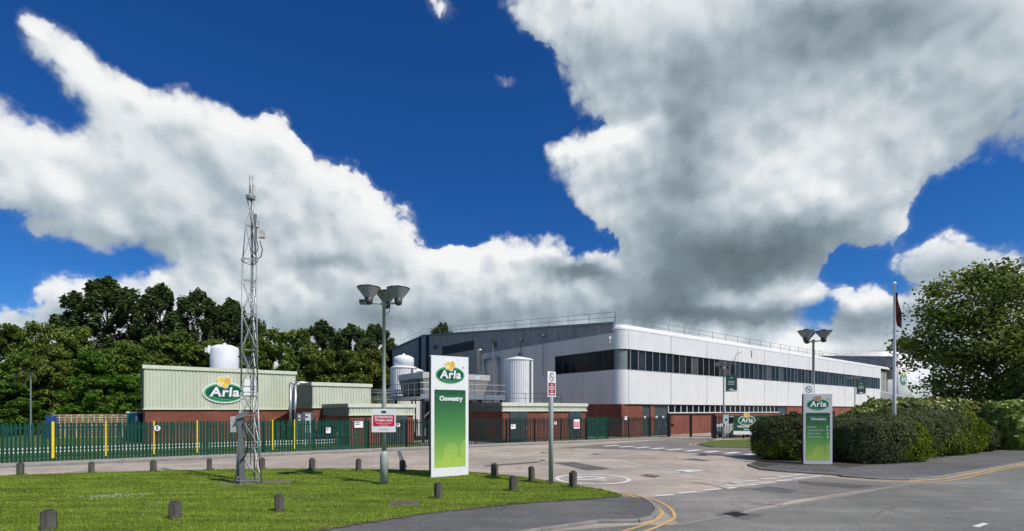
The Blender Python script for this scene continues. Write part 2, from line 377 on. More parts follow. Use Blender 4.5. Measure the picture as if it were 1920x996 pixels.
M_pave = asphalt('footway_asphalt', (.128, .128, .127), .25)
M_dark = asphalt('dark_patch_asphalt', (.135, .13, .125), .25)
M_junc = asphalt('junction_worn_asphalt', (.225, .215, .20), .34)
M_mid = asphalt('crossing_asphalt', (.205, .192, .178), .25)

def paint(name, col, wear=.5):
    m = bpy.data.materials.new(name); m.use_nodes = True; nt = NT(m.node_tree); p = nt.n['Principled BSDF']
    co = nt.node('ShaderNodeTexCoord').outputs['Object']
    f = nt.m('MULTIPLY', nt.ramp(nt.noise(co, 24, 5, .7), .50, .66), wear)
    g = nt.ramp(nt.noise(co, 2.0, 4), .3, .7, .85, 1.05)
    c = nt.vm('SCALE', nt.mix(f, tuple(col)+(1,), (.20, .18, .165, 1)), s=g)
    nt.l.new(c, p.inputs['Base Color']); p.inputs['Roughness'].default_value = .7; return m
P_white = paint('white_road_paint', (.72, .72, .70), .6); P_yellow = paint('yellow_road_paint', (.62, .40, .13), .6); P_faded = paint('faded_white_paint', (.48, .46, .43), .85); P_fyellow = paint('faded_yellow_paint', (.48, .34, .16), .8)

def grass_mat(name, a, b, stripes=False):
    m = bpy.data.materials.new(name); m.use_nodes = True; nt = NT(m.node_tree); p = nt.n['Principled BSDF']
    co = nt.node('ShaderNodeTexCoord').outputs['Object']
    f = nt.ramp(nt.noise(co, 30, 5, .7), .3, .7)
    c = nt.mix(f, tuple(a)+(1,), tuple(b)+(1,))
    f2 = nt.ramp(nt.noise(co, .9, 6, .65), .3, .72, .72, 1.18)
    c = nt.vm('SCALE', c, s=f2)
    st = nt.ramp(nt.noise(nt.vm('MULTIPLY', co, (.45, 2.6, 1)), 1.3, 4, .6), .35, .7, .82, 1.14)
    if stripes: c = nt.vm('SCALE', c, s=st)
    dry = nt.ramp(nt.noise(co, .5, 5, .6), .55, .75, 0, .35); c = nt.mix(dry, c, (.16, .155, .045, 1))
    nt.l.new(c, p.inputs['Base Color']); p.inputs['Roughness'].default_value = .9; p.inputs['Specular IOR Level'].default_value = .2
    bm = nt.node('ShaderNodeBump'); bm.inputs['Strength'].default_value = .8; bm.inputs['Distance'].default_value = .04
    nt.l.new(nt.noise(co, 26, 5, .7), bm.inputs['Height']); nt.l.new(bm.outputs[0], p.inputs['Normal']); return m
M_lawn = grass_mat('lawn', (.10, .16, .018), (.18, .245, .038), True)
M_island = grass_mat('island_grass', (.07, .11, .018), (.13, .17, .032))
M_field = grass_mat('field_grass', (.09, .13, .03), (.14, .17, .04))
M_soil = mat('bare_soil_edge', (.13, .105, .075), .95, .35, 12, bump=.6, bscale=50)
M_litter = mat('dead_leaf', (.12, .085, .045), .9, .4, 6)
M_floor = mat('woodland_floor', (.05, .045, .03), .95, .3, .8)

def leaf_mat(name, a, b, trans=.3, rough=.5, spec=.35, pvar=.25, pscale=.7, pstretch=(1, 1, 1)):
    m = bpy.data.materials.new(name); m.use_nodes = True; nt = NT(m.node_tree); p = nt.n['Principled BSDF']; o = nt.n['Material Output']
    ge = nt.node('ShaderNodeNewGeometry'); oi = nt.node('ShaderNodeObjectInfo')
    c = nt.mix(ge.outputs['Random Per Island'], tuple(a)+(1,), tuple(b)+(1,))
    pn = nt.ramp(nt.noise(nt.vm('MULTIPLY', ge.outputs['Position'], pstretch), pscale, 3, .6), .3, .7, 1-pvar, 1+pvar)
    c = nt.vm('SCALE', c, s=pn)
    hs = nt.node('ShaderNodeHueSaturation'); nt.l.new(c, hs.inputs['Color'])
    nt.l.new(nt.m('MULTIPLY_ADD', oi.outputs['Random'], .03, .485), hs.inputs['Hue']); nt.l.new(nt.m('MULTIPLY_ADD', oi.outputs['Random'], .4, .8), hs.inputs['Value'])
    nt.l.new(hs.outputs[0], p.inputs['Base Color']); p.inputs['Roughness'].default_value = rough; p.inputs['Specular IOR Level'].default_value = spec
    tr = nt.node('ShaderNodeBsdfTranslucent'); nt.l.new(hs.outputs[0], tr.inputs[0]); mx = nt.node('ShaderNodeMixShader'); mx.inputs[0].default_value = trans
    nt.l.new(p.outputs[0], mx.inputs[1]); nt.l.new(tr.outputs[0], mx.inputs[2]); nt.l.new(mx.outputs[0], o.inputs[0]); return m
L_dark = leaf_mat('leaf_dark', (.046, .076, .024), (.115, .162, .050), .28, .6, .2)
L_mid = leaf_mat('leaf_mid', (.068, .118, .016), (.175, .25, .042), .32, .6, .2)
L_olive = leaf_mat('leaf_olive', (.088, .124, .018), (.205, .255, .048), .32, .6, .2)
L_fresh = leaf_mat('leaf_fresh', (.055, .115, .010), (.13, .21, .026), .34, .6, .2)
L_lime = leaf_mat('leaf_lime_tree', (.070, .110, .014), (.22, .275, .055), .42, .55, .25)
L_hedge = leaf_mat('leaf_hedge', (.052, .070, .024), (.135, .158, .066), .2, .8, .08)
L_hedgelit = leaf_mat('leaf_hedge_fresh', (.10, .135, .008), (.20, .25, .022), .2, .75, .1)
L_laurel = leaf_mat('leaf_laurel', (.08, .12, .012), (.32, .37, .075), .3, .4, .4)
L_grass = leaf_mat('grass_blade', (.14, .22, .014), (.32, .39, .06), .35, .6, .2, .30, 1.2, (.35, 1.9, 1))
M_pale = leaf_mat('pale_timber', (.30, .22, .14), (.66, .55, .40), 0.0, .85, .2)
L_daisy = leaf_mat('daisy_petals', (.75, .75, .72), (.82, .82, .80), .2)

# ------------------------------------------------------------------ mesh building
class MB:
    def __init__(self): self.v = []; self.f = []
    def add(self, vs, fs):
        o = len(self.v); self.v += [tuple(p) for p in vs]; self.f += [tuple(i+o for i in q) for q in fs]; return self
    def box(self, a, b):
        (x0, y0, z0), (x1, y1, z1) = a, b
        return self.add([(x0,y0,z0),(x1,y0,z0),(x1,y1,z0),(x0,y1,z0),(x0,y0,z1),(x1,y0,z1),(x1,y1,z1),(x0,y1,z1)],
                        [(0,3,2,1),(4,5,6,7),(0,1,5,4),(1,2,6,5),(2,3,7,6),(3,0,4,7)])
    def tube(self, p0, p1, r0, r1=None, n=8, caps=True):
        r1 = r0 if r1 is None else r1
        p0 = Vector(p0); p1 = Vector(p1); d = (p1-p0)
        if d.length < 1e-6: return self
        d.normalize(); a = d.orthogonal().normalized(); b = d.cross(a); vs = []
        for p, r in ((p0, r0), (p1, r1)):
            for i in range(n):
                t = 2*math.pi*i/n; vs.append(p+a*(r*math.cos(t))+b*(r*math.sin(t)))
        fs = [(i, (i+1) % n, n+(i+1) % n, n+i) for i in range(n)]
        if caps: fs += [tuple(range(n))[::-1], tuple(range(n, 2*n))]
        return self.add(vs, fs)
    def path(self, pts, r, n=6):
        for a, b in zip(pts[:-1], pts[1:]): self.tube(a, b, r, r, n)
        return self
    def lathe(self, prof, n=20, c=(0, 0, 0)):
        vs = []; m = len(prof)
        for r, z in prof:
            for i in range(n):
                t = 2*math.pi*i/n; vs.append((c[0]+r*math.cos(t), c[1]+r*math.sin(t), c[2]+z))
        fs = [(j*n+i, j*n+(i+1) % n, (j+1)*n+(i+1) % n, (j+1)*n+i) for j in range(m-1) for i in range(n)]
        fs += [tuple(range(n))[::-1], tuple(range((m-1)*n, m*n))]
        return self.add(vs, fs)
    def slab(self, poly, z0, z1):
        """vertical-sided slab over a (concave) outline; open underneath"""
        n = len(poly); tri = tessellate_polygon([[Vector((p[0], p[1], 0)) for p in poly]])
        area = sum(poly[i][0]*poly[(i+1) % n][1]-poly[(i+1) % n][0]*poly[i][1] for i in range(n))
        vs = [(p[0], p[1], z1) for p in poly]; fs = []
        for t in tri:
            a, b, c = t; cr = (poly[b][0]-poly[a][0])*(poly[c][1]-poly[a][1])-(poly[b][1]-poly[a][1])*(poly[c][0]-poly[a][0])
            fs.append((a, b, c) if cr > 0 else (a, c, b))
        if z0 is not None:
            vs += [(p[0], p[1], z0) for p in poly]
            for i in range(n):
                j = (i+1) % n; fs.append((i, i+n, j+n, j) if area > 0 else (j, j+n, i+n, i))
        return self.add(vs, fs)
    def extrude_xz(self, poly, y0, y1):
        """outline in local x,z given thickness along y (front at y0)"""
        n = len(poly); tri = tessellate_polygon([[Vector((p[0], p[1], 0)) for p in poly]])
        vs = [(p[0], y0, p[1]) for p in poly]+[(p[0], y1, p[1]) for p in poly]; fs = []
        for t in tri:
            a, b, c = t; cr = (poly[b][0]-poly[a][0])*(poly[c][1]-poly[a][1])-(poly[b][1]-poly[a][1])*(poly[c][0]-poly[a][0])
            q = (a, b, c) if cr > 0 else (a, c, b)
            fs.append(q); fs.append(tuple(i+n for i in q[::-1]))
        for i in range(n):
            j = (i+1) % n; fs.append((i, j, j+n, i+n))
        return self.add(vs, fs)
    def mesh(self, name, m, smooth=False):
        me = bpy.data.meshes.new(name); me.from_pydata(self.v, [], self.f); me.update()
        if m: me.materials.append(m)
        if smooth:
            for p in me.polygons: p.use_smooth = True
        return me
    def build(self, name, m, parent=None, smooth=False, loc=None, rotz=None):
        return obj(name, self.mesh(name, m, smooth), parent, loc, rotz)
def obj(name, me, parent=None, loc=None, rotz=None):
    o = bpy.data.objects.new(name, me); COL.objects.link(o)
    if parent is not None: o.parent = parent
    if loc is not None: o.location = loc
    if rotz is not None: o.rotation_euler = (0, 0, rotz)
    return o
def tag(o, label, cat, group=None):
    o['label'] = label; o['category'] = cat
    if group: o['group'] = group
    return o
def thing(name, label, cat, loc=(0, 0, 0), rotz=0.0, group=None):
    o = bpy.data.objects.new(name, None); COL.objects.link(o); o.location = loc; o.rotation_euler = (0, 0, rotz)
    return tag(o, label, cat, group)
def structure(o): o['kind'] = 'structure'; return o
def stuff(o): o['kind'] = 'stuff'; return o
def copy_tree(root, loc, rotz, label, group=None, scale=None):
    r = root.copy(); COL.objects.link(r); r.location = loc; r.rotation_euler = (0, 0, rotz); r['label'] = label
    if group: r['group'] = group
    if scale: r.scale = scale
    for ch in list(root.children):
        c = ch.copy(); COL.objects.link(c); c.parent = r
        for g in list(ch.children):
            d = g.copy(); COL.objects.link(d); d.parent = c
    return r

def corrugated(mb, p0, dirx, length, z0, z1, out, pitch=.25, depth=.035):
    """trapezoidal ribbed sheet; z0/z1 numbers or functions of distance"""
    f0 = z0 if callable(z0) else (lambda s: z0); f1 = z1 if callable(z1) else (lambda s: z1)
    p0 = Vector(p0); dirx = Vector(dirx); out = Vector(out); n = max(1, round(length/pitch)); pt = length/n; pts = []
    for i in range(n):
        for fr, dp in ((0, 0), (.30, 0), (.42, depth), (.80, depth), (.92, 0)): pts.append(((i+fr)*pt, dp))
    pts.append((length, 0)); vs = []
    for s, dp in pts:
        q = p0+dirx*s+out*dp; vs.append((q.x, q.y, f0(s))); vs.append((q.x, q.y, f1(s)))
    k = len(pts); fs = [(2*i, 2*i+2, 2*i+3, 2*i+1) for i in range(k-1)]
    a = dirx.cross(Vector((0, 0, 1)))
    if a.dot(out) < 0: fs = [q[::-1] for q in fs]
    return mb.add(vs, fs)

def text_mesh(name, body, size, m, parent, loc, rot=(R(90), 0, 0), bold=0.0, shear=0.0, extrude=.002, align='CENTER', xscale=1.0, space=1.0):
    cu = bpy.data.curves.new(name, 'FONT'); cu.body = body; cu.size = size; cu.align_x = align; cu.align_y = 'CENTER'
    cu.offset = bold; cu.shear = shear; cu.extrude = extrude; cu.resolution_u = 3; cu.space_character = space
    o = bpy.data.objects.new('tmp_text', cu); COL.objects.link(o)
    dg = bpy.context.evaluated_depsgraph_get(); me = bpy.data.meshes.new_from_object(o.evaluated_get(dg))
    bpy.data.objects.remove(o); bpy.data.curves.remove(cu)
    me.materials.clear(); me.materials.append(m); me.name = name
    t = obj(name, me, parent); t.location = loc; t.rotation_euler = rot; t.scale = (xscale, 1, 1)
    return t
def ellipse(cx, cz, rx, rz, n=40, rot=0.0):
    c, s = math.cos(rot), math.sin(rot)
    return [(cx+rx*math.cos(t)*c-rz*math.sin(t)*s, cz+rx*math.cos(t)*s+rz*math.sin(t)*c) for t in (2*math.pi*i/n for i in range(n))]
def rrect(x0, z0, x1, z1, r, n=5):
    pts = []
    for cx, cz, a0 in ((x1-r, z0+r, -90), (x1-r, z1-r, 0), (x0+r, z1-r, 90), (x0+r, z0+r, 180)):
        for i in range(n+1):
            a = R(a0+90*i/n); pts.append((cx+r*math.cos(a), cz+r*math.sin(a)))
    return pts
def emblem(parent, cx, cz, w, y, rim=None, outline=None, petal_mats=None, letter=None):
    """oval dairy badge, w wide, facing local -y: rim > field, lettering, swoosh, petals"""
    petal_mats = petal_mats or (M_petal1, M_petal2, M_petalp, M_petal1); k = w; e = max(.004, .004*w)
    base = MB(); base.extrude_xz(ellipse(cx, cz, .53*k if outline else .5*k, .30*k if outline else .275*k), y-e, y+.001)
    o = base.build('emblem', outline or rim or M_lgreen, parent)
    if outline: MB().extrude_xz(ellipse(cx, cz, .495*k, .265*k), y-2*e, y-e).build('emblem_rim', rim or M_lgreen, o)
    MB().extrude_xz(ellipse(cx+.005*k, cz-.002*k, .455*k, .225*k), y-3*e, y-e*1.5).build('emblem_field', M_lfield, o)
    sw = [(cx+.36*k*math.cos(t), cz-.03*k+.175*k*math.sin(t)) for t in [R(a) for a in range(205, 341, 9)]]
    sw += [(cx+.02*k+.36*k*math.cos(t), cz-.02*k+.160*k*math.sin(t)) for t in [R(a) for a in range(340, 204, -9)]]
    MB().extrude_xz(sw, y-3.6*e, y-3*e).build('emblem_swoosh', M_lgreen, o)
    text_mesh('emblem_lettering', 'Arla', .36*k, letter or M_signw, o, (cx+.005*k, y-4.2*e, cz+.005*k), bold=.011*k, shear=.10, extrude=.4*e, xscale=1.08, space=1.08)
    for (dx, dz, rx, rz, rot, mi) in ((-.075, .335, .088, .098, .5, 0), (.085, .345, .070, .105, .25, 1), (-.085, .235, .080, .062, -.2, 2), (.02, .205, .060, .075, .1, 3)):
        MB().extrude_xz(ellipse(cx+dx*k, cz+dz*k, (rx+.02)*k, (rz+.02)*k, 20, rot), y-4*e, y-.5*e).build('petal_outline', letter or M_signw, o)
    for (dx, dz, rx, rz, rot, mi) in ((-.075, .335, .088, .098, .5, 0), (.085, .345, .070, .105, .25, 1), (-.085, .235, .080, .062, -.2, 2), (.02, .205, .060, .075, .1, 3)):
        MB().extrude_xz(ellipse(cx+dx*k, cz+dz*k, rx*k, rz*k, 20, rot), y-(5.2+mi*.3)*e, y-4.5*e).build('petal', petal_mats[mi], o)
    text_mesh('trademark', '®', .075*k, M_ink if not outline else M_signw, o, (cx+.46*k, y-1.5*e, cz+.25*k), extrude=.4*e)
    return o

# ================================================================== THE SETTING
def sheet(name, m, poly, z, z0=None): return structure(MB().slab([(p[0], p[1]) for p in poly], z0, z).build(name, m))
G = MB(); G.add([(-1500,-300,-.06),(1500,-300,-.06),(1500,2500,-.06),(-1500,2500,-.06)], [(0,1,2,3)])
structure(G.build('ground', M_field))
F0 = Vector((-24.24, 23.48, 0))                                   # palisade line
def FP(s, off=0.0, z=0.0): p = F0+RD*s+RN*off; return Vector((p.x, p.y, z))
def fs_at(px, off=0.0):
    """distance along the fence line at which it crosses a photograph column"""
    r = (px-960)/FPX; p = F0+RN*off
    return (r*p.y-p.x)/(RD.x-r*RD.y)
yard = sheet('yard_road', M_yard, [(-60,-5),(60,-5),(70,40),(75,130),(10,120),(-22,75),(-30,45),FP(2,1.0),FP(-40,1.0)], 0.0)
L0 = Vector((3.72, 11.2, 0))
mr = [L0+RD*90, L0, Vector((2.95, 11.25, 0)), Vector((.6, 10.55, 0)), Vector((.6, 10.55, 0))-RD*60, Vector((.6, 10.55, 0))-RD*60-RN*24, L0+RD*90-RN*24]
sheet('main_road', M_road, mr, .004)
sheet('field', M_field, [FP(-40,1.0),FP(24,1.0),(-17.5,43.0),(-20,46.2),(-28.5,39.5),(-34,60),(-90,100),(-110,30)], .03)
sheet('woodland_floor', M_floor, [(-130,50),(-36,52),(-30,62),(-16,72),(-22,130),(-140,130)], .035)
sheet('crossing_surface', M_mid, [V(1050,839.5),V(1250,824),V(1300,822),V(1345,822),V(1312,838),V(1410,841),V(1560,845),V(1560,858),V(1420,858.5),V(1300,850),V(1180,843)], .004)
sheet('tarmac_patch', M_dark, [V(1037,868),V(1075,866.5),V(1146,879.5),V(1100,882)], .009)
sheet('tarmac_patch', M_dark, [V(745,846),V(751,846),V(764,877),V(753,877)], .009)
sheet('tarmac_patch', M_dark, [V(1280,861.5),V(1300,859.8),V(1335,864.5),V(1318,865.2)], .009)
sheet('tarmac_patch', M_dark, [V(1497,902),V(1640,911),V(1600,917),V(1497,907)], .009)
sheet('tarmac_patch', M_dark, [V(1338,966),V(1375,957),V(1437,966.5),V(1400,975)], .009)
sheet('tarmac_patch', M_pave, [V(1405,918),V(1440,912),V(1500,921),V(1470,926)], .009)
sheet('channel_strip', M_kerb, [L0-RN*.08, L0+RD*16-RN*.08, L0+RD*16+RN*.08, L0+RN*.08], .010)
sheet('junction_surface', M_junc, [V(1172,928.5),V(1225,932.5),V(1300,924.5),V(1395,913),V(1540,895.3),V(1600,900),V(1660,903.5),V(1720,904.5),V(1500,936.2),V(1275,983.5),V(1262,972),V(1235,950)], .0045)
for a, b, c, d_ in ((1010,863.5,1024,2), (1108,852,1128,1.5), (1010,849,1028,1.2)):
    sheet('rusty_cover', M_rust, [V(a,b),V(a+9,b-d_*.8),V(c,b),V(c-10,b+d_*.8)], .009)
sheet('rusty_cover', M_rust, [V(1199,892.3),V(1212,890),V(1241,893),V(1225,896)], .009)

# lawn, footway, kerbs
lawn_px = [(0,893),(150,888),(300,884),(420,881.3),(540,880),(660,880.4),(740,881.5),(820,884),(900,887.5),(960,893.5),(1000,899),(1040,905),(1080,911),(1130,920),(1166,929.5)]
near_px = [(1100,935),(1020,940),(940,946.5),(870,953.5),(800,961.5),(720,974),(640,986.5),(560,999)]
LAWN = [V(x, y, .07) for x, y in lawn_px]+[V(x, y, .07) for x, y in near_px]
e0 = LAWN[-1]; LAWN += [e0-RD*14, e0-RD*26+RN*2, Vector((-40, 12, .07)), Vector((-40, 17, .07)), Vector((-26, 18.6, .07))]
worn = []
for i, (x, y) in enumerate([(1166,929.5)]+near_px):
    p = V(x, y, .07); worn.append(p)
wr = random.Random(4); wa, wb_ = [], []
for i in range(len(worn)-1):
    for j in range(10):
        p = worn[i].lerp(worn[i+1], j/10); wa.append(p+RN*wr.uniform(.0, .10)); wb_.append(p-RN*wr.uniform(.02, .16))
sheet('worn_edge', M_soil, wa+wb_[::-1], .074)
lawn = structure(MB().slab([(p.x, p.y) for p in LAWN], -.02, .07).build('lawn', M_lawn))
pk = [V(1205,936.5),V(1226,949),V(1233,961),V(1222,973),V(1196,979.5),V(1118,981),V(1013,996)]
PAVE = [V(x, y, .07) for x, y in ([(1166,929.5)]+near_px)]+[e0-RD*14]
PAVE += [pk[-1]-RD*22]+pk[::-1]
pave = structure(MB().slab([(p.x, p.y) for p in PAVE], -.02, .055).build('footway', M_pave))
def kerb_run(parent, pts, w=.13, h=.09, L=.9, zb=-.03):
    """row of kerb stones along a polyline, each its own piece, joints open"""
    P = [Vector((p.x, p.y, 0)) for p in pts]; seg = []
    for a, b in zip(P[:-1], P[1:]):
        d = (b-a).length; n = max(1, round(d/L))
        for i in range(n): seg.append((a.lerp(b, i/n), a.lerp(b, (i+1)/n)))
    shared = {}
    for a, b in seg:
        d = (b-a); ln = d.length; key = round(ln, 2)
        if key not in shared:
            bm = bmesh.new(); bmesh.ops.create_cube(bm, size=1)
            for v in bm.verts: v.co = Vector((v.co.x*(ln-.012), v.co.y*w, (v.co.z+.5)*(h-zb)+zb))
            bmesh.ops.bevel(bm, geom=[e for e in bm.edges if all(v.co.z > 0 for v in e.verts)], offset=.014, segments=1, affect='EDGES')
            me = bpy.data.meshes.new('kerb_stone'); bm.to_mesh(me); bm.free(); me.materials.append(M_kerb); shared[key] = me
        o = obj('kerb_stone', shared[key], parent); m = (a+b)/2
        o.location = (m.x, m.y, random.uniform(-.004, .004)); o.rotation_euler = (0, random.uniform(-.004, .004), math.atan2(d.y, d.x))
kerb_run(pave, [pk[-1]-RD*4]+pk[::-1], h=.075)
# verge below the palisade
VERGE = [FP(-30,-1.75), FP(fs_at(1245),-1.6), FP(fs_at(1250),.6), FP(-30,.6)]
verge = sheet('fence_verge', M_concrete, VERGE, .085, -.02)
kerb_run(verge, [FP(-9,-1.82), FP(fs_at(1245),-1.66)], h=.10)
# ground on the far right
PR_b = [(1578,891.5),(1640,896),(1700,898),(1760,893.5),(1800,886.5),(1860,876.5),(1920,866),(2100,841)]
PR_t = [(2100,822),(1920,838.5),(1820,851),(1715,864.5),(1620,873),(1574,879),(1560,886)]
prv = structure(MB().slab([(p.x, p.y) for p in [V(x, y, .06) for x, y in PR_b+PR_t]], -.02, .055).build('footway', M_pave))
kerb_run(prv, [V(x, y, .06) for x, y in PR_b], h=.07)
bed = [V(1403,873),V(1428,881),V(1480,885.5),V(1572,891.5),V(1606,880),V(1715,868),V(1920,839),V(2300,815),AT(2300,75),AT(1640,42),AT(1450,29)]
bedo = structure(MB().slab([(p.x, p.y) for p in bed], -.02, .05).build('planting_bed', M_floor))
kerb_run(bedo, [V(1403,873.5),V(1428,881.5),V(1480,886),V(1578,892)], w=.11, h=.085)
ISL = [V(1312,834),V(1330,829),V(1360,827),V(1420,825),V(1560,822),V(1560,845),V(1410,841),V(1340,839.3),V(1318,837)]
isl = structure(MB().slab([(p.x, p.y) for p in ISL], -.02, .10).build('grass_island', M_island))
kerb_run(isl, [ISL[2],ISL[1],ISL[0],ISL[8],ISL[7],ISL[6],ISL[5]], h=.09)

# ------------------------------------------------------------------ painted markings (flat paint on the road)
def mark(pts, m=P_white, name='road_marking', z=.0135): return sheet(name, m, pts, z)
def pline(a, b, w, m=P_white, z=.0135, name='road_marking'):
    d = (b-a).normalized(); n = Vector((-d.y, d.x, 0))*(w/2); return mark([a-n, b-n, b+n, a+n], m, name, z)
def pcurve(pts, w, m, name, z=.0135):
    mb = MB(); vs = []
    P = pts
    for i, p in enumerate(P):
        d = (P[min(i+1, len(P)-1)]-P[max(i-1, 0)]).normalized(); n = Vector((-d.y, d.x, 0))*(w/2)
        vs += [(p.x-n.x, p.y-n.y, z), (p.x+n.x, p.y+n.y, z)]
    mb.add(vs, [(2*i, 2*i+2, 2*i+3, 2*i+1) for i in range(len(P)-1)]); return structure(mb.build(name, m))
def smooth(pts, k=6):
    out = []; n = len(pts)
    for i in range(n-1):
        p0, p1, p2, p3 = pts[max(i-1, 0)], pts[i], pts[i+1], pts[min(i+2, n-1)]
        for j in range(k):
            t = j/k; out.append(.5*((2*p1)+(p2-p0)*t+(2*p0-5*p1+4*p2-p3)*t*t+(3*p1-p0-3*p2+p3)*t**3))
    return out+[pts[-1]]
for pts in ([(1100,1012),(1172,996),(1220,980.5),(1240,967),(1237,955),(1212,940.5),(1170,926.3)], [(1150,1010),(1212,996),(1250,980.5),(1265,970),(1255,952.5),(1225,937.5),(1173,924.4)]):
    pcurve(smooth([V(x, y) for x, y in pts]), .085, P_yellow, 'yellow_line')
pcurve(smooth([V(x, y) for x, y in [(1540,893.4),(1600,898.2),(1660,901.5),(1710,902),(1765,898.5),(1800,893),(1850,883.5),(1920,870.8),(2100,846)]]), .09, P_yellow, 'yellow_line')
pcurve(smooth([V(x, y) for x, y in [(1730,905.5),(1790,900),(1850,887),(1920,874),(2100,848)]]), .09, P_yellow, 'yellow_line')
pcurve(smooth([V(x, y) for x, y in [(880,850),(1000,844.5),(1100,839),(1180,831),(1245,823.5)]]), .12, P_fyellow, 'yellow_line')
pcurve(smooth([V(x, y) for x, y in [(1293,835),(1296,832),(1310,829.8),(1330,827.5)]]), .1, P_yellow, 'yellow_line')
pcurve(smooth([V(x, y) for x, y in [(1302,836),(1303,833.5),(1314,831.5),(1322,830)]]), .1, P_yellow, 'yellow_line')
pcurve(smooth([V(x, y) for x, y in [(1322,841),(1410,843.2),(1500,847)]]), .08, P_fyellow, 'yellow_line')
# sealed cracks and a trench reinstatement across the junction
for pts in ([(1385,914.5),(1420,919),(1432,925)],[(1452,922),(1500,926),(1540,924)],[(1560,911),(1600,914),(1655,912)],[(1300,905),(1340,911),(1362,918)],[(1120,858),(1180,861),(1230,859)],[(560,860),(640,857),(700,858)],[(1420,945),(1470,948),(1500,944)]):
    pcurve(smooth([V(x, y) for x, y in pts]), .05, M_dark, 'sealed_crack', .0095)
sheet('trench_patch', M_dark, [V(905,873),V(1005,866),V(1012,867.5),V(912,875)], .009)
# give-way dashes
for a, b in (((1366,906),(1392,904.8)),((1395,902.6),(1425,901.2)),((1427,898.8),(1457,897.2)),((1459,895),(1487,893)),((1489,891.6),(1511,890))): pline(V(*a), V(*b), .16)
for a, b in (((1362,911.5),(1395,910.8)),((1398,910),(1420,908.6)),((1422,906.4),(1454,904.4)),((1456,902.4),(1485,900.2)),((1487,898),(1514,895.8)),((1516,894.6),(1542,892.7))): pline(V(*a), V(*b), .16)
for a, b in (((1228,930.3),(1263,928.3)),((1273,925.4),(1306,922.8)),((1319,920),(1349,917.4)),((1364,916.5),(1380,914.4))): pline(V(*a), V(*b), .17)
pline(V(1208,886.2), V(1392,908.5), .10)
pline(V(1170,867.6), V(1288,885.8), .10); pline(V(1216,872.2), V(1318,882.6), .10)
mark([V(1268,882.2), V(1288,886.6), V(1321,882.8), V(1290,881.3)])
# centre dashes of the yard road
for a, b in (((0,893),(70,890.5)),((120,886.5),(225,879.5)),((350,873.5),(440,869)),((505,868.5),(540,867.5)),((600,864.5),(690,863.3)),((880,864),(950,866)),((1018,869),(1036,869))): pline(V(*a), V(*b), .10, P_faded)
# crossing bars
zc0, zc1 = V(1147,836.2), V(1412,851.8)
for i in range(9):
    c = zc0.lerp(zc1, i/8); L, W = .78, .24
    mark([c-UV*L-VV*W, c+UV*L-VV*W, c+UV*L+VV*W, c-UV*L+VV*W], P_white, 'crossing_bar')
pline(AT(1832, 11.05)-RD*.1, AT(1832, 11.05)+RD*.55, .11)
# speed roundel
oc = V(1111, 898.6); ring = MB(); vs = []; n = 48
for i in range(n):
    t = 2*math.pi*i/n; a = Vector((1.42*math.cos(t), 1.36*math.sin(t), .0135)); b = Vector((1.26*math.cos(t), 1.20*math.sin(t), .0135))
    vs += [oc+a, oc+b]
ring.add(vs, [(2*i, (2*i+2) % (2*n), (2*i+3) % (2*n), 2*i+1) for i in range(n)]); rd = structure(ring.build('speed_roundel', P_white))
tm = text_mesh('roundel_digits', '10', 1.25, P_white, rd, (oc.x-.02, oc.y+.02, .0145), rot=(0, 0, R(78)), bold=.03, extrude=.0005); tm.scale = (1.0, 1.3, 1)

# ================================================================== MAIN BUILDING
CRN = Vector((10.46, 47.25, 0))
main = thing('dairy_building', 'long white-clad dairy building with ribbon windows over a brick base', 'building', CRN, UANG)
ZW, Z1, Z2, ZC, ZT = 3.18, 6.50, 8.50, 10.32, 10.90
def bevbox(a, b, off=.012):
    bm = bmesh.new(); bmesh.ops.create_cube(bm, size=1)
    for v in bm.verts: v.co = Vector((a[i]+(v.co[i]+.5)*(b[i]-a[i]) for i in range(3)))
    bmesh.ops.bevel(bm, geom=bm.edges[:], offset=off, segments=1, affect='EDGES'); return bm
def bmobj(name, bm, m, parent, smooth=False):
    me = bpy.data.meshes.new(name); bm.to_mesh(me); bm.free(); me.materials.append(m)
    if smooth:
        for p in me.polygons: p.use_smooth = True
    return obj(name, me, parent)
def zg(s): return ZT+(14.4-ZT)*s/40.0 if s <= 40 else 14.4-.0875*(s-40)
# brick base and core
MB().box((.16,.16,0),(3.36,.5,ZW)).box((4.66,.16,0),(5.3,.5,ZW)).box((7.55,.16,0),(32.8,.5,2.26)).box((35.2,.16,0),(74,.5,ZW)).box((.16,.5,0),(.5,24,ZW)).box((7.55,.22,3.08),(32.8,.5,ZW)).build('brick_base', M_brick, main)
MB().box((.45,.45,0),(99,78,10.0)).build('core_wall', M_slate, main)
for a, b in ((3.36,4.66),(5.3,6.42),(6.43,7.55),(32.8,34.0),(34.01,35.2)):
    d_ = MB().box((a,.26,0),(b,.40,ZW-.02)).build('door', M_door, main)
    MB().box((b-.22,.22,.95),(b-.12,.26,1.15)).build('door_handle', M_steel, d_)
    MB().box((a+.3,.245,1.75),(a+.62,.259,1.98)).build('door_notice', M_signw, d_)
for t in np.arange(36.2, 73, 6.87):
    MB().box((t,.13,.9),(t+2.4,.155,2.4)).build('window_pane', M_glass, main)
# the ribbon of low windows
MB().box((7.6,.05,2.26),(32.8,.22,2.36)).build('window_sill', M_wframe, main)
NL = 22; wl = (32.7-7.65)/NL
for i in range(NL):
    a = 7.65+i*wl
    MB().box((a+.05,.20,2.36),(a+wl-.05,.23,3.06)).build('window_pane', M_glass, main)
    MB().box((a-.045,.14,2.36),(a+.045,.24,3.07)).build('mullion', M_wframe, main)
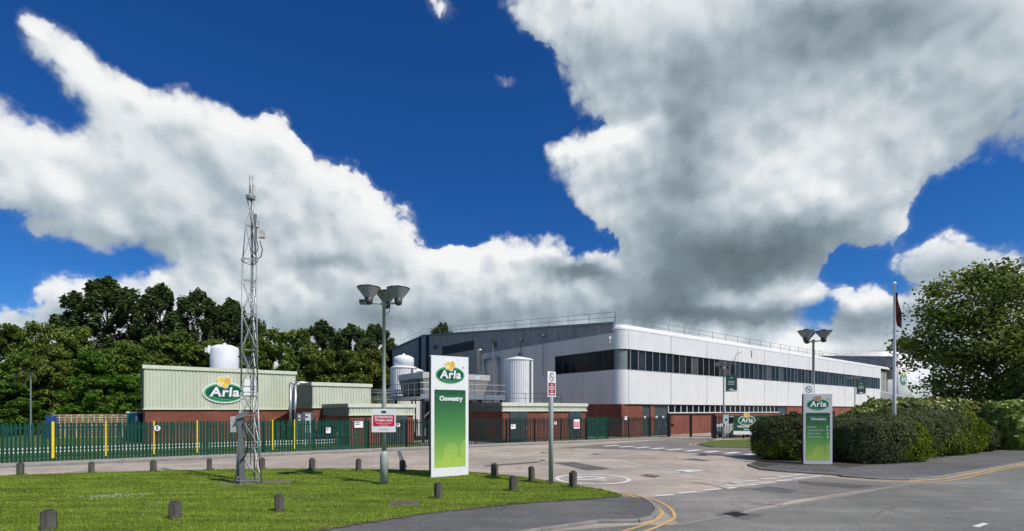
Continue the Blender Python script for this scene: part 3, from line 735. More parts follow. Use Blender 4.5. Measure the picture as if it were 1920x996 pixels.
# cladding panels of the long front
seams = [1.03+6.87*k for k in range(11)]+[73.9]
for a, b in zip(seams[:-1], seams[1:]):
    bmobj('cladding_panel', bevbox((a+.04,0,ZW),(b-.04,.30,Z1)), M_white, main)
    bmobj('cladding_panel', bevbox((a+.04,0,Z2),(b-.04,.30,ZC)), M_white, main)
MB().box((.9,.02,ZC),(73.9,.3,ZC+.045)).build('fascia_joint', M_seam, main)
MB().box((.9,.12,ZW+.02),(73.8,.29,Z1-.02)).box((.9,.12,Z2+.02),(73.8,.29,ZC-.02)).build('panel_backing', M_seam, main)
# ribbon window
NP = 62; t0, t1 = 1.40, 73.4; pw = (t1-t0)/NP
for i in range(NP):
    a = t0+i*pw; q = random.random(); gm = M_glass if q < .62 else (M_glass2 if q < .85 else M_glass3)
    if i < 7: gm = M_glass if i not in (1,) else M_glass2
    o = MB().box((a+.035,.13+random.uniform(0,.012),Z1+.07),(a+pw-.035,.16,Z2-.07)).build('window_pane', gm, main)
    o.rotation_euler = (0, 0, 0)
    MB().box((a-.035,.07,Z1+.06),(a+.035,.2,Z2-.06)).build('mullion', M_mull, main)
MB().box((t0-.05,.05,Z1),(73.9,.3,Z1+.06)).box((t0-.05,.05,Z2-.06),(73.9,.3,Z2)).build('window_frame', M_dframe, main)
MB().box((73.42,.0,Z1),(73.9,.3,Z2)).build('end_pier', M_white, main)
MB().box((1.1,-.02,Z1-.045),(73.9,.06,Z1-.002)).build('window_sill', M_wframe, main)
# rounded corner
def arc_piece(mb, z0, z1, r=1.0, n=9, c=1.0, th=.12):
    vs = []
    for i in range(n+1):
        t = R(90)*i/n; co, si = math.cos(t), math.sin(t)
        for rr in (r, r-th):
            for z in (z0, z1): vs.append((c-rr*si, c-rr*co, z))
    fs = []
    for i in range(n):
        a, b = 4*i, 4*i+4
        fs += [(a, a+1, b+1, b), (a+2, b+2, b+3, a+3), (a+1, a+3, b+3, b+1), (a, b, b+2, a+2)]
    fs += [(0, 2, 3, 1), (4*n, 4*n+1, 4*n+3, 4*n+2)]; return mb.add(vs, fs)
arc_piece(MB(), ZW, Z1, n=18).build('corner_panel', M_white, main, smooth=False)
arc_piece(MB(), Z2, ZC, n=18).build('corner_panel', M_white, main)
arc_piece(MB(), Z1+.06, Z2-.06, .86).build('corner_glazing', M_cglass, main)
cap = MB(); prof = [(.0, ZC+.03)]+[(.52-.52*math.cos(R(a)), ZT-.52+.52*math.sin(R(a))) for a in range(0, 91, 15)]+[(1.0, ZT), (1.0, ZT-.3)]
path = [('f', 79.0), ('f', 1.0)]+[('a', R(a)) for a in range(10, 91, 10)]+[('l', 1.25)]; rows = []
for k, v in path:
    row = []
    for d_, z in prof:
        if k == 'f': row.append((v, d_, z))
        elif k == 'a': row.append((1-(1-d_)*math.sin(v), 1-(1-d_)*math.cos(v), z))
        else: row.append((d_, v, z))
    rows.append(row)
npf = len(prof); cap.add([p for r_ in rows for p in r_], [(i*npf+j, i*npf+j+1, (i+1)*npf+j+1, (i+1)*npf+j) for i in range(len(rows)-1) for j in range(npf-1)]+[tuple((len(rows)-1)*npf+j for j in range(npf)), tuple(range(npf))[::-1]])
co_ = cap.build('parapet_cap', M_white, main)
for p in co_.data.polygons: p.use_smooth = len(p.vertices) == 4
# shaded end wall (looking left)
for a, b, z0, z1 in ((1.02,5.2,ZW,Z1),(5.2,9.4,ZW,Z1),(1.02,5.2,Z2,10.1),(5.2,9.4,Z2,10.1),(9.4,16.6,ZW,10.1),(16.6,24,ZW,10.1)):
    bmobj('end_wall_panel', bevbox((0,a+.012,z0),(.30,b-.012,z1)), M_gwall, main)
for i in range(7):
    a = 1.25+i*(9.35-1.25)/7; b = a+(9.35-1.25)/7
    MB().box((.12,a+.03,Z1+.06),(.15,b-.03,Z2-.06)).build('window_pane', M_glass, main); MB().box((.07,b-.035,Z1+.06),(.19,b+.035,Z2-.06)).build('mullion', M_dframe, main)
MB().box((.05,1.0,Z1),(.3,9.4,Z1+.06)).box((.05,1.0,Z2-.06),(.3,9.4,Z2)).build('window_frame', M_dframe, main)
gb = MB(); corrugated(gb, (.10,52,0), (0,-1,0), 28, 0, lambda s: zg(52-s), (-1,0,0), .33, .05); corrugated(gb, (.10,24,0), (0,-1,0), 22.9, 10.1, lambda s: zg(24-s), (-1,0,0), .33, .05)
gb.build('gable_cladding', M_slate, main)
MB().add([(-.12,.9,zg(.9)-.02),(-.12,40,zg(40)),(-.12,52,zg(52)),(-.12,.9,zg(.9)+.16),(-.12,40,zg(40)+.18),(-.12,52,zg(52)+.18),(.25,.9,zg(.9)+.16),(.25,40,zg(40)+.18),(.25,52,zg(52)+.18),(.25,.9,zg(.9)-.02),(.25,40,zg(40)),(.25,52,zg(52))],
   [(1,0,3,4),(2,1,4,5),(4,3,6,7),(5,4,7,8),(0,1,10,9),(1,2,11,10),(0,9,6,3),(2,5,8,11)]).build('verge_flashing', M_rail, main)
MB().add([(.2,.9,ZT-.1),(99,.9,ZT-.1),(99,40,14.42),(.2,40,14.42),(99,79,11),(.2,79,11)], [(0,1,2,3),(3,2,4,5)]).build('roof', M_roof, main)
for s in (38.4, 40.9): MB().box((-.18,s,5),(.1,s+.55,zg(s)-.1)).build('downpipe_casing', M_black, main)
MB().box((-.06,25.6,10.85),(.05,34,12.05)).build('louvre_strip', M_black, main)
MB().box((-.05,35.8,11.9),(.06,36.6,12.5)).box((-.02,20.2,10.6),(.06,21.0,11.35)).build('wall_vent', M_dframe, main)
# roof edge guard rails: posts and rails, each a piece
def rail_run(parent, pts, m=M_rail, h=1.05, r=.028, rails=(1.0, .52), post=True):
    for p in pts:
        if post: MB().tube(p, (p[0], p[1], p[2]+h), r, r, 5).build('rail_post', m, parent)
    for f in rails:
        mb = MB(); mb.path([(p[0], p[1], p[2]+h*f) for p in pts], r*.8, 5); mb.build('guard_rail', m, parent)
rail_run(main, [(.5,s,zg(s)+.14) for s in [1.2]+[1.6+3.1*k for k in range(1, 17)]])
rail_run(main, [(.5+2.95*k, 1.3, ZT-.05) for k in range(27)])
# far end: stair slot, tower with emblem, dark plant block
MB().box((74.0,.55,Z1-.6),(79.4,.8,Z2+1.2)).build('stair_glazing', M_glass, main)
for t in (75.2, 77.0, 78.8): MB().box((t,.42,Z1-.6),(t+.12,.6,Z2+1.2)).build('mullion', M_dframe, main)
MB().box((73.9,.3,0),(80,.9,Z1-.6)).build('stair_base', M_white, main)
bm = bmesh.new(); bmesh.ops.create_cube(bm, size=1)
for v in bm.verts: v.co = Vector((79.4+(v.co.x+.5)*24, -1.2+(v.co.y+.5)*16, (v.co.z+.5)*14.0))
ed = [e for e in bm.edges if all(v.co.y < 0 for v in e.verts) and not all(v.co.z < .1 for v in e.verts) and not all(v.co.x > 90 for v in e.verts)]
bmesh.ops.bevel(bm, geom=ed, offset=.9, segments=5, affect='EDGES'); bmobj('stair_tower', bm, M_white, main, True)
em = emblem(main, 82.6, 8.6, 4.6, -1.22, outline=M_signw)
dk = MB(); corrugated(dk, (79.35,42,0), (0,-1,0), 42.5, 8.5, lambda q: 13.0+.092*min(42-q, 40), (-1,0,0), .33, .05); dk.build('far_gable_cladding', M_slate, main)
MB().add([(79.3,-.4,13.05),(103,-.4,13.05),(103,42,16.75),(79.3,42,16.75)], [(0,1,2,3)]).build('far_roof', M_roof, main)
rail_run(main, [(79.8,.2+3.1*k,13.05+.092*(.2+3.1*k)) for k in range(9)]); rail_run(main, [(80.2+2.6*k,.2,14.0) for k in range(8)])
MB().add([(73.8,0,6.1),(73.8,-9,3.3),(73.8,-9,0),(73.8,0,0),(75.0,0,6.1),(75.0,-9,3.3),(75.0,-9,0),(75.0,0,0)], [(0,3,2,1),(4,5,6,7),(0,1,5,4),(1,2,6,5)]).build('entrance_flank_wall', M_white, main)
MB().tube((-.15,1.35,9.1),(-.15,1.35,9.55),.05,.05,6).box((-.3,1.25,9.5),(-.02,1.45,9.75)).build('wall_camera', M_signw, main)
MB().tube((20.6,-.05,8.0),(20.6,-.35,9.3),.035,.035,6).tube((20.6,-.35,9.3),(20.9,-.9,9.6),.035,.035,6).build('wall_lamp_bracket', M_steel, main)
MB().box((24.9,-.06,9.2),(25.05,0,10.1)).build('cable_box', M_rail, main)
# wall pipework on the shaded end
for s, z0, z1, r in ((15.2,3.2,9.4,.12),(16.6,3.2,8.6,.06),(19.4,4.5,9.2,.16)): MB().tube((-.35,s,z0),(-.35,s,z1),r,r,8).build('wall_pipe', M_duct if r < .15 else M_steel, main, True)
MB().tube((-.35,19.4,9.2),(-.35,22.4,9.2),.16,.16,8).tube((-.35,22.4,9.2),(-.35,22.4,5),.16,.16,8).build('wall_duct', M_steel, main, True)
for s in (11.0, 15.0):
    MB().tube((-.3,s,6.5),(-.3,s,11.0),.05,.04,6).box((-.75,s-.25,10.9),(-.1,s+.25,11.05)).build('floodlight', M_duct, main)

# ================================================================== LOW CLAD BUILDINGS
def shed(name, label, corner, w, d, h, bh, side=M_shade_clad, doors=()):
    t = thing(name, label, 'building', corner, UANG)
    MB().box((.06,.06,0),(w-.06,d,bh+.05)).build('brick_wall', M_brick, t)
    f = MB(); corrugated(f, (0,.02,0), (1,0,0), w, bh, h-.28, (0,-1,0), .24, .04); f.build('front_cladding', M_sage, t)
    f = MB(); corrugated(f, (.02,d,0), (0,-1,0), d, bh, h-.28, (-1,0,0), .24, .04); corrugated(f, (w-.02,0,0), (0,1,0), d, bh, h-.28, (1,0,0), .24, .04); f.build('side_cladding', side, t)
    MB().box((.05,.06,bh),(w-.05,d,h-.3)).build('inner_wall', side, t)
    MB().box((-.09,-.09,h-.28),(w+.09,.12,h)).build('front_fascia', M_cream, t)
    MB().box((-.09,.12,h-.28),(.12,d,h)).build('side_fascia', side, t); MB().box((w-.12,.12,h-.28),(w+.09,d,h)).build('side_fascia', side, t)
    MB().box((.12,.12,h-.2),(w-.12,d,h-.08)).build('roof', M_roof, t)
    MB().box((-.05,-.06,bh-.09),(w+.05,.06,bh)).build('drip_trim', M_cream, t)
    MB().box((-.06,.06,bh-.09),(.05,d,bh)).build('drip_trim', side, t)
    for a, b in doors:
        o = MB().box((a,-.02,0),(b,.1,bh-.1)).build('door', M_door, t)
        if b-a > 1.2: MB().box(((a+b)/2-.012,-.03,.05),((a+b)/2+.012,-.02,bh-.15)).build('door_joint', M_black, o)
        MB().box((b-.2,-.06,1.0),(b-.1,-.02,1.2)).build('door_handle', M_steel, o)
    return t
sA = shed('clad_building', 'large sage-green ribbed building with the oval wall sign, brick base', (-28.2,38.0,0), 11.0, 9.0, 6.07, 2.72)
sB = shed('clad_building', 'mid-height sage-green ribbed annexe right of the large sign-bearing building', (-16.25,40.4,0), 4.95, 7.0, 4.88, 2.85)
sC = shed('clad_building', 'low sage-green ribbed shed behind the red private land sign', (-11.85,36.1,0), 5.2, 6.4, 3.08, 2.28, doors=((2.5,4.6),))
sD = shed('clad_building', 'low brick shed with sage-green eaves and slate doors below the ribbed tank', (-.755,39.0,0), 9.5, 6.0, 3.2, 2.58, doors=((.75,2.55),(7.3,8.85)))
MB().box((5.05,-.03,2.0),(5.35,.06,2.55)).build('wall_notice', M_petalp, sD); MB().box((5.18,-.02,1.72),(5.3,.06,1.9)).build('wall_notice', M_petalp, sD)
rail_run(sD, [(.4+2.2*k, 3.0, 3.18) for k in range(5)], m=M_black, h=.9, r=.022)
MB().box((6.0,4.2,3.1),(6.7,4.5,4.0)).build('roof_vent', M_lampdark, sD)
# pipes in the corner between the large building and its annexe
for dx, zt in ((-.55, 4.75), (-.95, 4.85)): MB().path([(dx,3.0,.2),(dx,3.0,zt),(dx+.6,3.2,zt+.12),(dx+3.6,5.0,zt+.12)], .12, 8).build('roof_pipe', M_steel, sB, True)
MB().box((6.6,1.0,6.0),(8.2,2.2,6.2)).build('roof_vent', M_cream, sA)
dv = MB(); dv.tube((7.35,1.2,6.0),(7.35,1.2,6.7),.18,.18,8).add([(6.6,.8,7.3),(8.1,.8,7.3),(8.1,1.7,7.3),(6.6,1.7,7.3),(7.15,1.0,6.7),(7.55,1.0,6.7),(7.55,1.4,6.7),(7.15,1.4,6.7)], [(0,1,2,3),(4,7,6,5),(0,4,5,1),(1,5,6,2),(2,6,7,3),(3,7,4,0)]); dv.build('roof_cowl', M_lampdark, sA)
ws = thing('wall_sign', 'oval green dairy sign with yellow flower on the large ribbed building', 'sign', Vector((-28.2,38.0,0))+UV*5.38-VV*.06, UANG)
emblem(ws, 0, 4.05, 2.95, -.02, outline=M_signw)
wp = thing('wall_poster', 'white picture panel fixed to the ribbed wall behind the lattice mast', 'sign', Vector((-28.2,38.0,0))+UV*7.35-VV*.05, UANG)
MB().box((-.5,-.02,3.85),(.5,.0,5.2)).build('panel', M_signw, wp); MB().extrude_xz(ellipse(.12,4.6,.22,.3,16), -.03, -.021).build('picture', M_silver, wp)
# black wall, its colour standing in for the shade behind the platform
rc = thing('recess_shade_wall', 'black wall standing in for the shade under the steel platform between the low sheds', 'wall', (-7.4,43.2,0), UANG)
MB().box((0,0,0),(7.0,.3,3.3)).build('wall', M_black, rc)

# ================================================================== PLANT: tanks, platform, cooling unit
def ribbed_tank(name, label, c, r, z0, z1, dome=.25, n=44, m=M_tankrib, top=M_tank, smooth_top=0.0):
    t = thing(name, label, 'tank', c); body = MB(); vs = []
    k = n*4
    for z in (z0, z1):
        for i in range(k):
            a = 2*math.pi*i/k; rr = r+(.045 if i % 4 in (1, 2) else 0); vs.append((rr*math.cos(a), rr*math.sin(a), z))
    body.add(vs, [(i, (i+1) % k, k+(i+1) % k, k+i) for i in range(k)]); body.build('ribbed_shell', m, t)
    MB().lathe([(r+.06,z1-.02),(r+.07,z1+.12),(r*.9,z1+.2),(.05,z1+.2+dome)], 32).build('lid', top, t, True)
    MB().box((r*.8,-r*.75,z0),(r*.8+.12,-r*.75+.1,z1)).build('cable_tray', M_duct, t)
    return t
ribbed_tank('storage_tank', 'white ribbed cylindrical tank rising behind the low brick shed', (.62,46.6,0), 1.32, 0, 7.2)
st = ribbed_tank('storage_tank', 'white dome-topped ribbed tank beside the platform, left of the tall sign', AT(757,50), 1.25, 0, 6.75)
MB().lathe([(1.02,6.9),(1.02,7.75),(.95,7.9),(.5,8.1),(.15,8.15),(.12,8.28),(.02,8.3)], 32).build('dome_drum', M_tank, st, True)
ribbed_tank('storage_tank', 'short ribbed tank half hidden behind the cooling unit', AT(779,52), .75, 0, 6.6, n=26)
wt = thing('white_silo', 'smooth white round silo standing behind the large ribbed building', 'tank', AT(421,50))
MB().lathe([(1.3,0),(1.3,8.65),(1.22,8.9),(.7,9.12),(.05,9.2)], 40).build('shell', M_tank, wt, True)
MB().tube((-1.05,-.85,8.2),(-1.05,-.85,9.0),.12,.12,8).box((-1.3,-1.1,8.3),(-1.0,-.8,8.75)).build('vent_pipe', M_tank, wt); MB().lathe([(.16,9.15),(.16,9.32),(.02,9.36)], 12).build('hatch', M_tank, wt)
PLO = Vector((-7.1, 40.05, 0)); pl = thing('steel_platform', 'raised galvanised platform with handrails between the low sheds', 'platform', PLO, UANG)
MB().box((-.3,0,3.5),(8.2,5.6,3.72)).build('deck', M_steel, pl)
MB().box((-.3,-.05,3.52),(8.2,.0,3.9)).build('toe_board', M_steel, pl)
for x in (0, 4, 7.9):
    for y in (.2, 5.3): MB().box((x-.08,y-.08,0),(x+.08,y+.08,3.5)).build('leg', M_black, pl)  # legs coloured black to carry the shade under the deck
for a, b in (((.1,.2,2.0),(1.6,.2,3.45)),((3.9,.2,2.0),(2.4,.2,3.45)),((4.1,.2,2.0),(5.6,.2,3.45))): MB().tube(a, b, .05, .05, 6).build('brace', M_duct, pl)
rail_run(pl, [(-.3+1.21*k,-.02,3.72) for k in range(8)], m=M_steel, h=1.1, r=.03); rail_run(pl, [(-.3,5.5-1.1*k,3.72) for k in range(6)], m=M_steel, h=1.1, r=.03)
cu_ = thing('cooling_unit', 'grey box-shaped cooling unit with louvred sides on the platform', 'machine', PLO+UV*.15+VV*.6+Vector((0,0,3.72)), UANG)
MB().add([(.25,.1,.15),(6.2,.1,.15),(6.2,4.2,.15),(.25,4.2,.15),(0,-.15,1.5),(6.6,-.15,1.5),(6.6,4.4,1.5),(0,4.4,1.5)], [(0,1,5,4),(1,2,6,5),(2,3,7,6),(3,0,4,7)]).build('louvre_body', M_mesh, cu_)
for k in range(14):
    z = .25+k*.088; f = (z-.15)/1.35; MB().box((.27-.25*f,.08-.25*f,z),(6.18+.4*f,.11-.25*f,z+.03)).build('louvre', M_unit, cu_)
MB().box((-.05,-.2,1.5),(6.65,4.45,2.0)).build('top_casing', M_unit, cu_)
MB().box((-.08,.6,.2),(-.02,2.6,1.5)).build('side_hatch', M_dframe, cu_)
MB().box((5.0,-.212,1.6),(5.55,-.202,1.85)).build('maker_plate', M_blue, cu_)
for x in (1.3, 3.2, 5.2): MB().lathe([(.7,2.0),(.7,2.12),(.6,2.12)], 20, (x,2.1,0)).build('fan_cowl', M_duct, cu_)
for x in (.05, 3.2, 5.05): MB().tube((x+.1,.1,.1),(x,-.17,1.5),.05,.05,6).build('corner_post', M_steel, cu_)
for i, (dz, dy) in enumerate(((3.9,0),(4.2,.2),(4.5,.1),(4.75,.4))):
    p = thing('pipe_run', ['lowest','second lowest','second highest','highest'][i]+' of the silvery pipes between the annexe and the platform', 'pipe', AT(695,43.6+dy))
    MB().path([(0,0,dz-.4),(4.4,1.0,dz-.4)], .09, 8).build('pipe', M_steel, p, True)
    for x in (.6, 2.2, 3.8): MB().box((x-.04,.2*x-.02,0),(x+.04,.2*x+.06,dz-.5)).build('stanchion', M_duct, p)
fl = thing('flue_stack', 'shiny steel flue standing beside the cooling unit', 'flue', AT(899,47))
MB().lathe([(.24,0),(.24,8.2),(.27,8.2),(.27,8.35),(.05,8.35)], 18).build('flue', M_steel, fl, True); MB().lathe([(.27,5.5),(.27,5.6)], 18).build('band', M_duct, fl)
for px, Y, h, lab in ((924,44.5,8.9,'slim floodlight pole between the platform and the ribbed tank'),(58,42,5.7,'thin grey lighting pole in front of the wood at far left')):
    q = thing('lighting_pole', lab, 'lamp post', AT(px, Y)); MB().tube((0,0,0),(0,0,h),.07,.05,8).build('pole', M_steel if px < 100 else M_duct, q); MB().box((-.35,-.25,h-.05),(.3,.12,h+.13)).build('lamp_head', M_lampdark, q)

# ================================================================== PALISADE FENCE
def pale_mesh(m, w=.110, h=1.95, z0=.05):
    pr = [(-w/2,.0),(-w/4,-.018),(0,-.004),(w/4,-.018),(w/2,.0)]; mb = MB(); vs = []
    for zf in (z0, z0+h-.09): vs += [(x, y, zf) for x, y in pr]
    vs += [(x, y, z0+h-(.09 if i in (0, 4) else (.03 if i in (1, 3) else 0))) for i, (x, y) in enumerate(pr)]
    mb.add(vs, [(i, i+1, i+6, i+5) for i in range(4)]+[(5+i, 6+i, 11+i, 10+i) for i in range(4)])
    # returned thickness
    vs2 = [(x, y+.008, z) for x, y, z in vs]; mb.add(vs2, [q[::-1] for q in [(i, i+1, i+6, i+5) for i in range(4)]+[(5+i, 6+i, 11+i, 10+i) for i in range(4)]])
    return mb.mesh('pale', m)
PM = {M_green: pale_mesh(M_green), M_dkgreen: pale_mesh(M_dkgreen, .082), M_black: pale_mesh(M_black, .07, h=2.1), M_gategreen: pale_mesh(M_gategreen)}
def fence(name, label, cat, a, b, m, step=.152, post=2.75, h=1.95, z0=.05, gate=False):
    d = b-a; ln = d.length; ang = math.atan2(d.y, d.x); t = thing(name, label, cat, (a.x, a.y, 0), ang)
    n = int(ln/step)
    for i in range(n):
        o = obj('pale', PM[m], t); o.location = ((i+.5)*ln/n, 0, random.uniform(-.008, .008)); o.rotation_euler = (0, random.gauss(0, .009), random.uniform(-.08, .08))
    for z in (z0+.28, z0+h-.28): MB().box((0,.012,z-.03),(ln,.05,z+.03)).build('rail', m, t)
    k = max(1, round(ln/post))
    for i in range(k+1):
        x = min(max(i*ln/k, .06), ln-.06); pw_ = .05 if not gate else .07
        MB().box((x-pw_,.055,-.05),(x+pw_,.13,z0+h-(.05 if not gate else -.12))).build('post', m, t)
    if gate:
        MB().box((ln/2-.05,-.06,.9),(ln/2+.12,.0,1.25)).build('lock_box', m, t)
        for x in (.08, ln/2-.05, ln/2+.05, ln-.08): MB().box((x-.03,.0,.12),(x+.03,.05,1.9)).build('gate_stile', m, t)
        for z in (.15, 1.0): MB().box((.05,-.01,z),(ln-.05,.012,z+.06)).build('gate_rail', m, t)
    return t
sg0, sg1, sh0, sh1, se = fs_at(588), fs_at(690), fs_at(1101), fs_at(1140), fs_at(1254)
f1 = fence('palisade_fence', 'green palisade fence with yellow marker strips along the field at left', 'fence', FP(-5.5), FP(sg0-.02), M_green)
for px in (100, 199, 289, 370, 511, 552):
    s_ = fs_at(px)+5.5; w_ = .050 if px < 150 else .026
    MB().box((s_-w_,-.075,.24),(s_+w_,-.03,2.03)).build('marker_strip', M_yellow, f1)
fence('palisade_gate', 'green double palisade gate between the annexe and the red warning sign', 'gate', FP(sg0), FP(sg1-.02), M_gategreen, post=2.4, gate=True)
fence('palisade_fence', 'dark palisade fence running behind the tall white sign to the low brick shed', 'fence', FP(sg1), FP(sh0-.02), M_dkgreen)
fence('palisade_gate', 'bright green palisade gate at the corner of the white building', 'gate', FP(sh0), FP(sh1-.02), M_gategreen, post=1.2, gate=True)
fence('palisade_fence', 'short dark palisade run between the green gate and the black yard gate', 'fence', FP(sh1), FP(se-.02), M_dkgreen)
GA, GB = FP(se), AT(1338, 45.6); gd = GB-GA; gl = gd.length
yg = thing('yard_gate', 'pair of open-framed black steel gates before the brick wall', 'gate', GA, math.atan2(gd.y, gd.x))
for x, w_ in ((.0,.12),(gl/2,.05),(gl,.14)): MB().box((x-w_,-.1,0),(x+w_,.1,2.28)).build('gate_post', M_black, yg)
for x0, x1 in ((.15,gl/2-.06),(gl/2+.06,gl-.16)):
    lf = MB().box((x0,-.03,.12),(x1,.03,.18)).box((x0,-.03,2.1),(x1,.03,2.2)).box((x0,-.03,.18),(x0+.06,.03,2.1)).box((x1-.06,-.03,.18),(x1,.03,2.1)).build('gate_leaf', M_black, yg)
    for k in range(1, 14): MB().tube((x0+k*(x1-x0)/14,0,.18),(x0+k*(x1-x0)/14,0,2.1),.006,.006,4).build('wire_bar', M_black, lf)
MB().box((.2,-.08,1.05),(.45,-.03,1.3)).build('lock_box', M_black, yg)
fence('palisade_fence', 'black palisade fence behind the welcome banner at the small grass island', 'fence', GB+Vector((.2,0,0)), AT(1500, 45.9), M_black, h=2.1)
# white knee rail behind the fence
for i, (s0, s1) in enumerate(((-4, 8), (8.4, 20.5))):
    t = thing('knee_rail', ['left','right'][i]+' length of low white double rail on the grass behind the fence', 'rail', FP(s0, 6.0), RDA)
    for z in (.14, .34): MB().box((0,-.02,z),(s1-s0,.02,z+.09)).build('rail', M_signw, t)
    for k in range(int((s1-s0)/2)+1): MB().box((k*2-.04,.02,0),(k*2+.04,.08,.45)).build('post', M_signw, t)

# notices fixed to the fence
def disc_sign(label, px, py, r, txt=None):
    s_ = fs_at(px); p = FP(s_, -.09); z = CAM_H+(HOR-py)*p.y/FPX
    t = thing('round_sign', label, 'sign', (p.x, p.y, z), RDA); MB().extrude_xz(ellipse(0,0,r,r,28), -.008, .0).build('rim', M_ink, t); MB().extrude_xz(ellipse(0,0,r*.86,r*.86,28), -.012, -.0081).build('face', M_signw, t)
    if txt: text_mesh('numeral', txt, r*1.5, M_ink, t, (0,-.016,0), bold=.01)
    else: MB().extrude_xz(ellipse(-.02,.03,r*.4,r*.5,16), -.016, -.0121).build('pictogram', M_ink, t)
disc_sign('round white sign with black numeral five on the green palisade fence', 295, 803, .17, '5')
disc_sign('round white safety sign on the dark fence right of the red warning sign', 746, 797, .15)
disc_sign('round white safety sign on the dark fence just right of the no smoking post', 1040, 793, .17)
def fence_notice(label, px, py, w, h, red=True, rows=0):
    s_ = fs_at(px); p = FP(s_, -.09); z = CAM_H+(HOR-py)*p.y/FPX
    t = thing('fence_notice', label, 'sign', (p.x, p.y, z), RDA); MB().box((-w/2,-.012,-h/2),(w/2,0,h/2)).build('plate', M_signw, t)
    if red:
        MB().box((-w*.42,-.016,-h*.32),(w*.42,-.0121,h*.22)).build('red_field', M_red, t)
        for k in range(3): MB().box((-w*.34,-.019,h*(.10-.14*k)),(w*.34,-.0161,h*(.16-.14*k))).build('print_line', M_signw, t)
    else:
        for k in range(rows): MB().box((-w*.4,-.016,h*(.28-.3*k)),(w*.1,-.0121,h*(.4-.3*k))).build('print_line', M_ink, t)
fence_notice('white and red notice on the dark fence before the slate shed door', 1080, 795, .62, .78)
fence_notice('small white notice pair on the green palisade gate', 615, 807, .28, .36, False, 2)
fence_notice('white window-like notice sheet on the fence left of the red warning sign', 672, 796, .55, .42, False, 2)
fence_notice('small white notice on the dark fence, left of the no smoking post', 961, 800, .42, .36, False, 2)
fence_notice('white notice on the short dark fence under the building corner', 1172, 784, .30, .34, False, 2)
# welcome banner
wb = thing('welcome_banner', 'green welcome banner with oval emblem on the black fence', 'banner', AT(1375, 45.2, .35), R(4))
MB().box((0,-.02,0),(4.6,0,1.72)).build('cloth', M_bannergreen, wb); MB().box((0,-.026,.02),(4.6,-.0201,.34)).build('white_strip', M_signw, wb)
emblem(wb, 1.25, 1.30, 1.55, -.03, outline=M_signw)
text_mesh('lettering', 'WELCOME TO OUR', .235, M_signw, wb, (1.42,-.026,.74), bold=.012); text_mesh('lettering', 'THE HOME OF', .15, M_signw, wb, (1.45,-.026,.48), bold=.008)

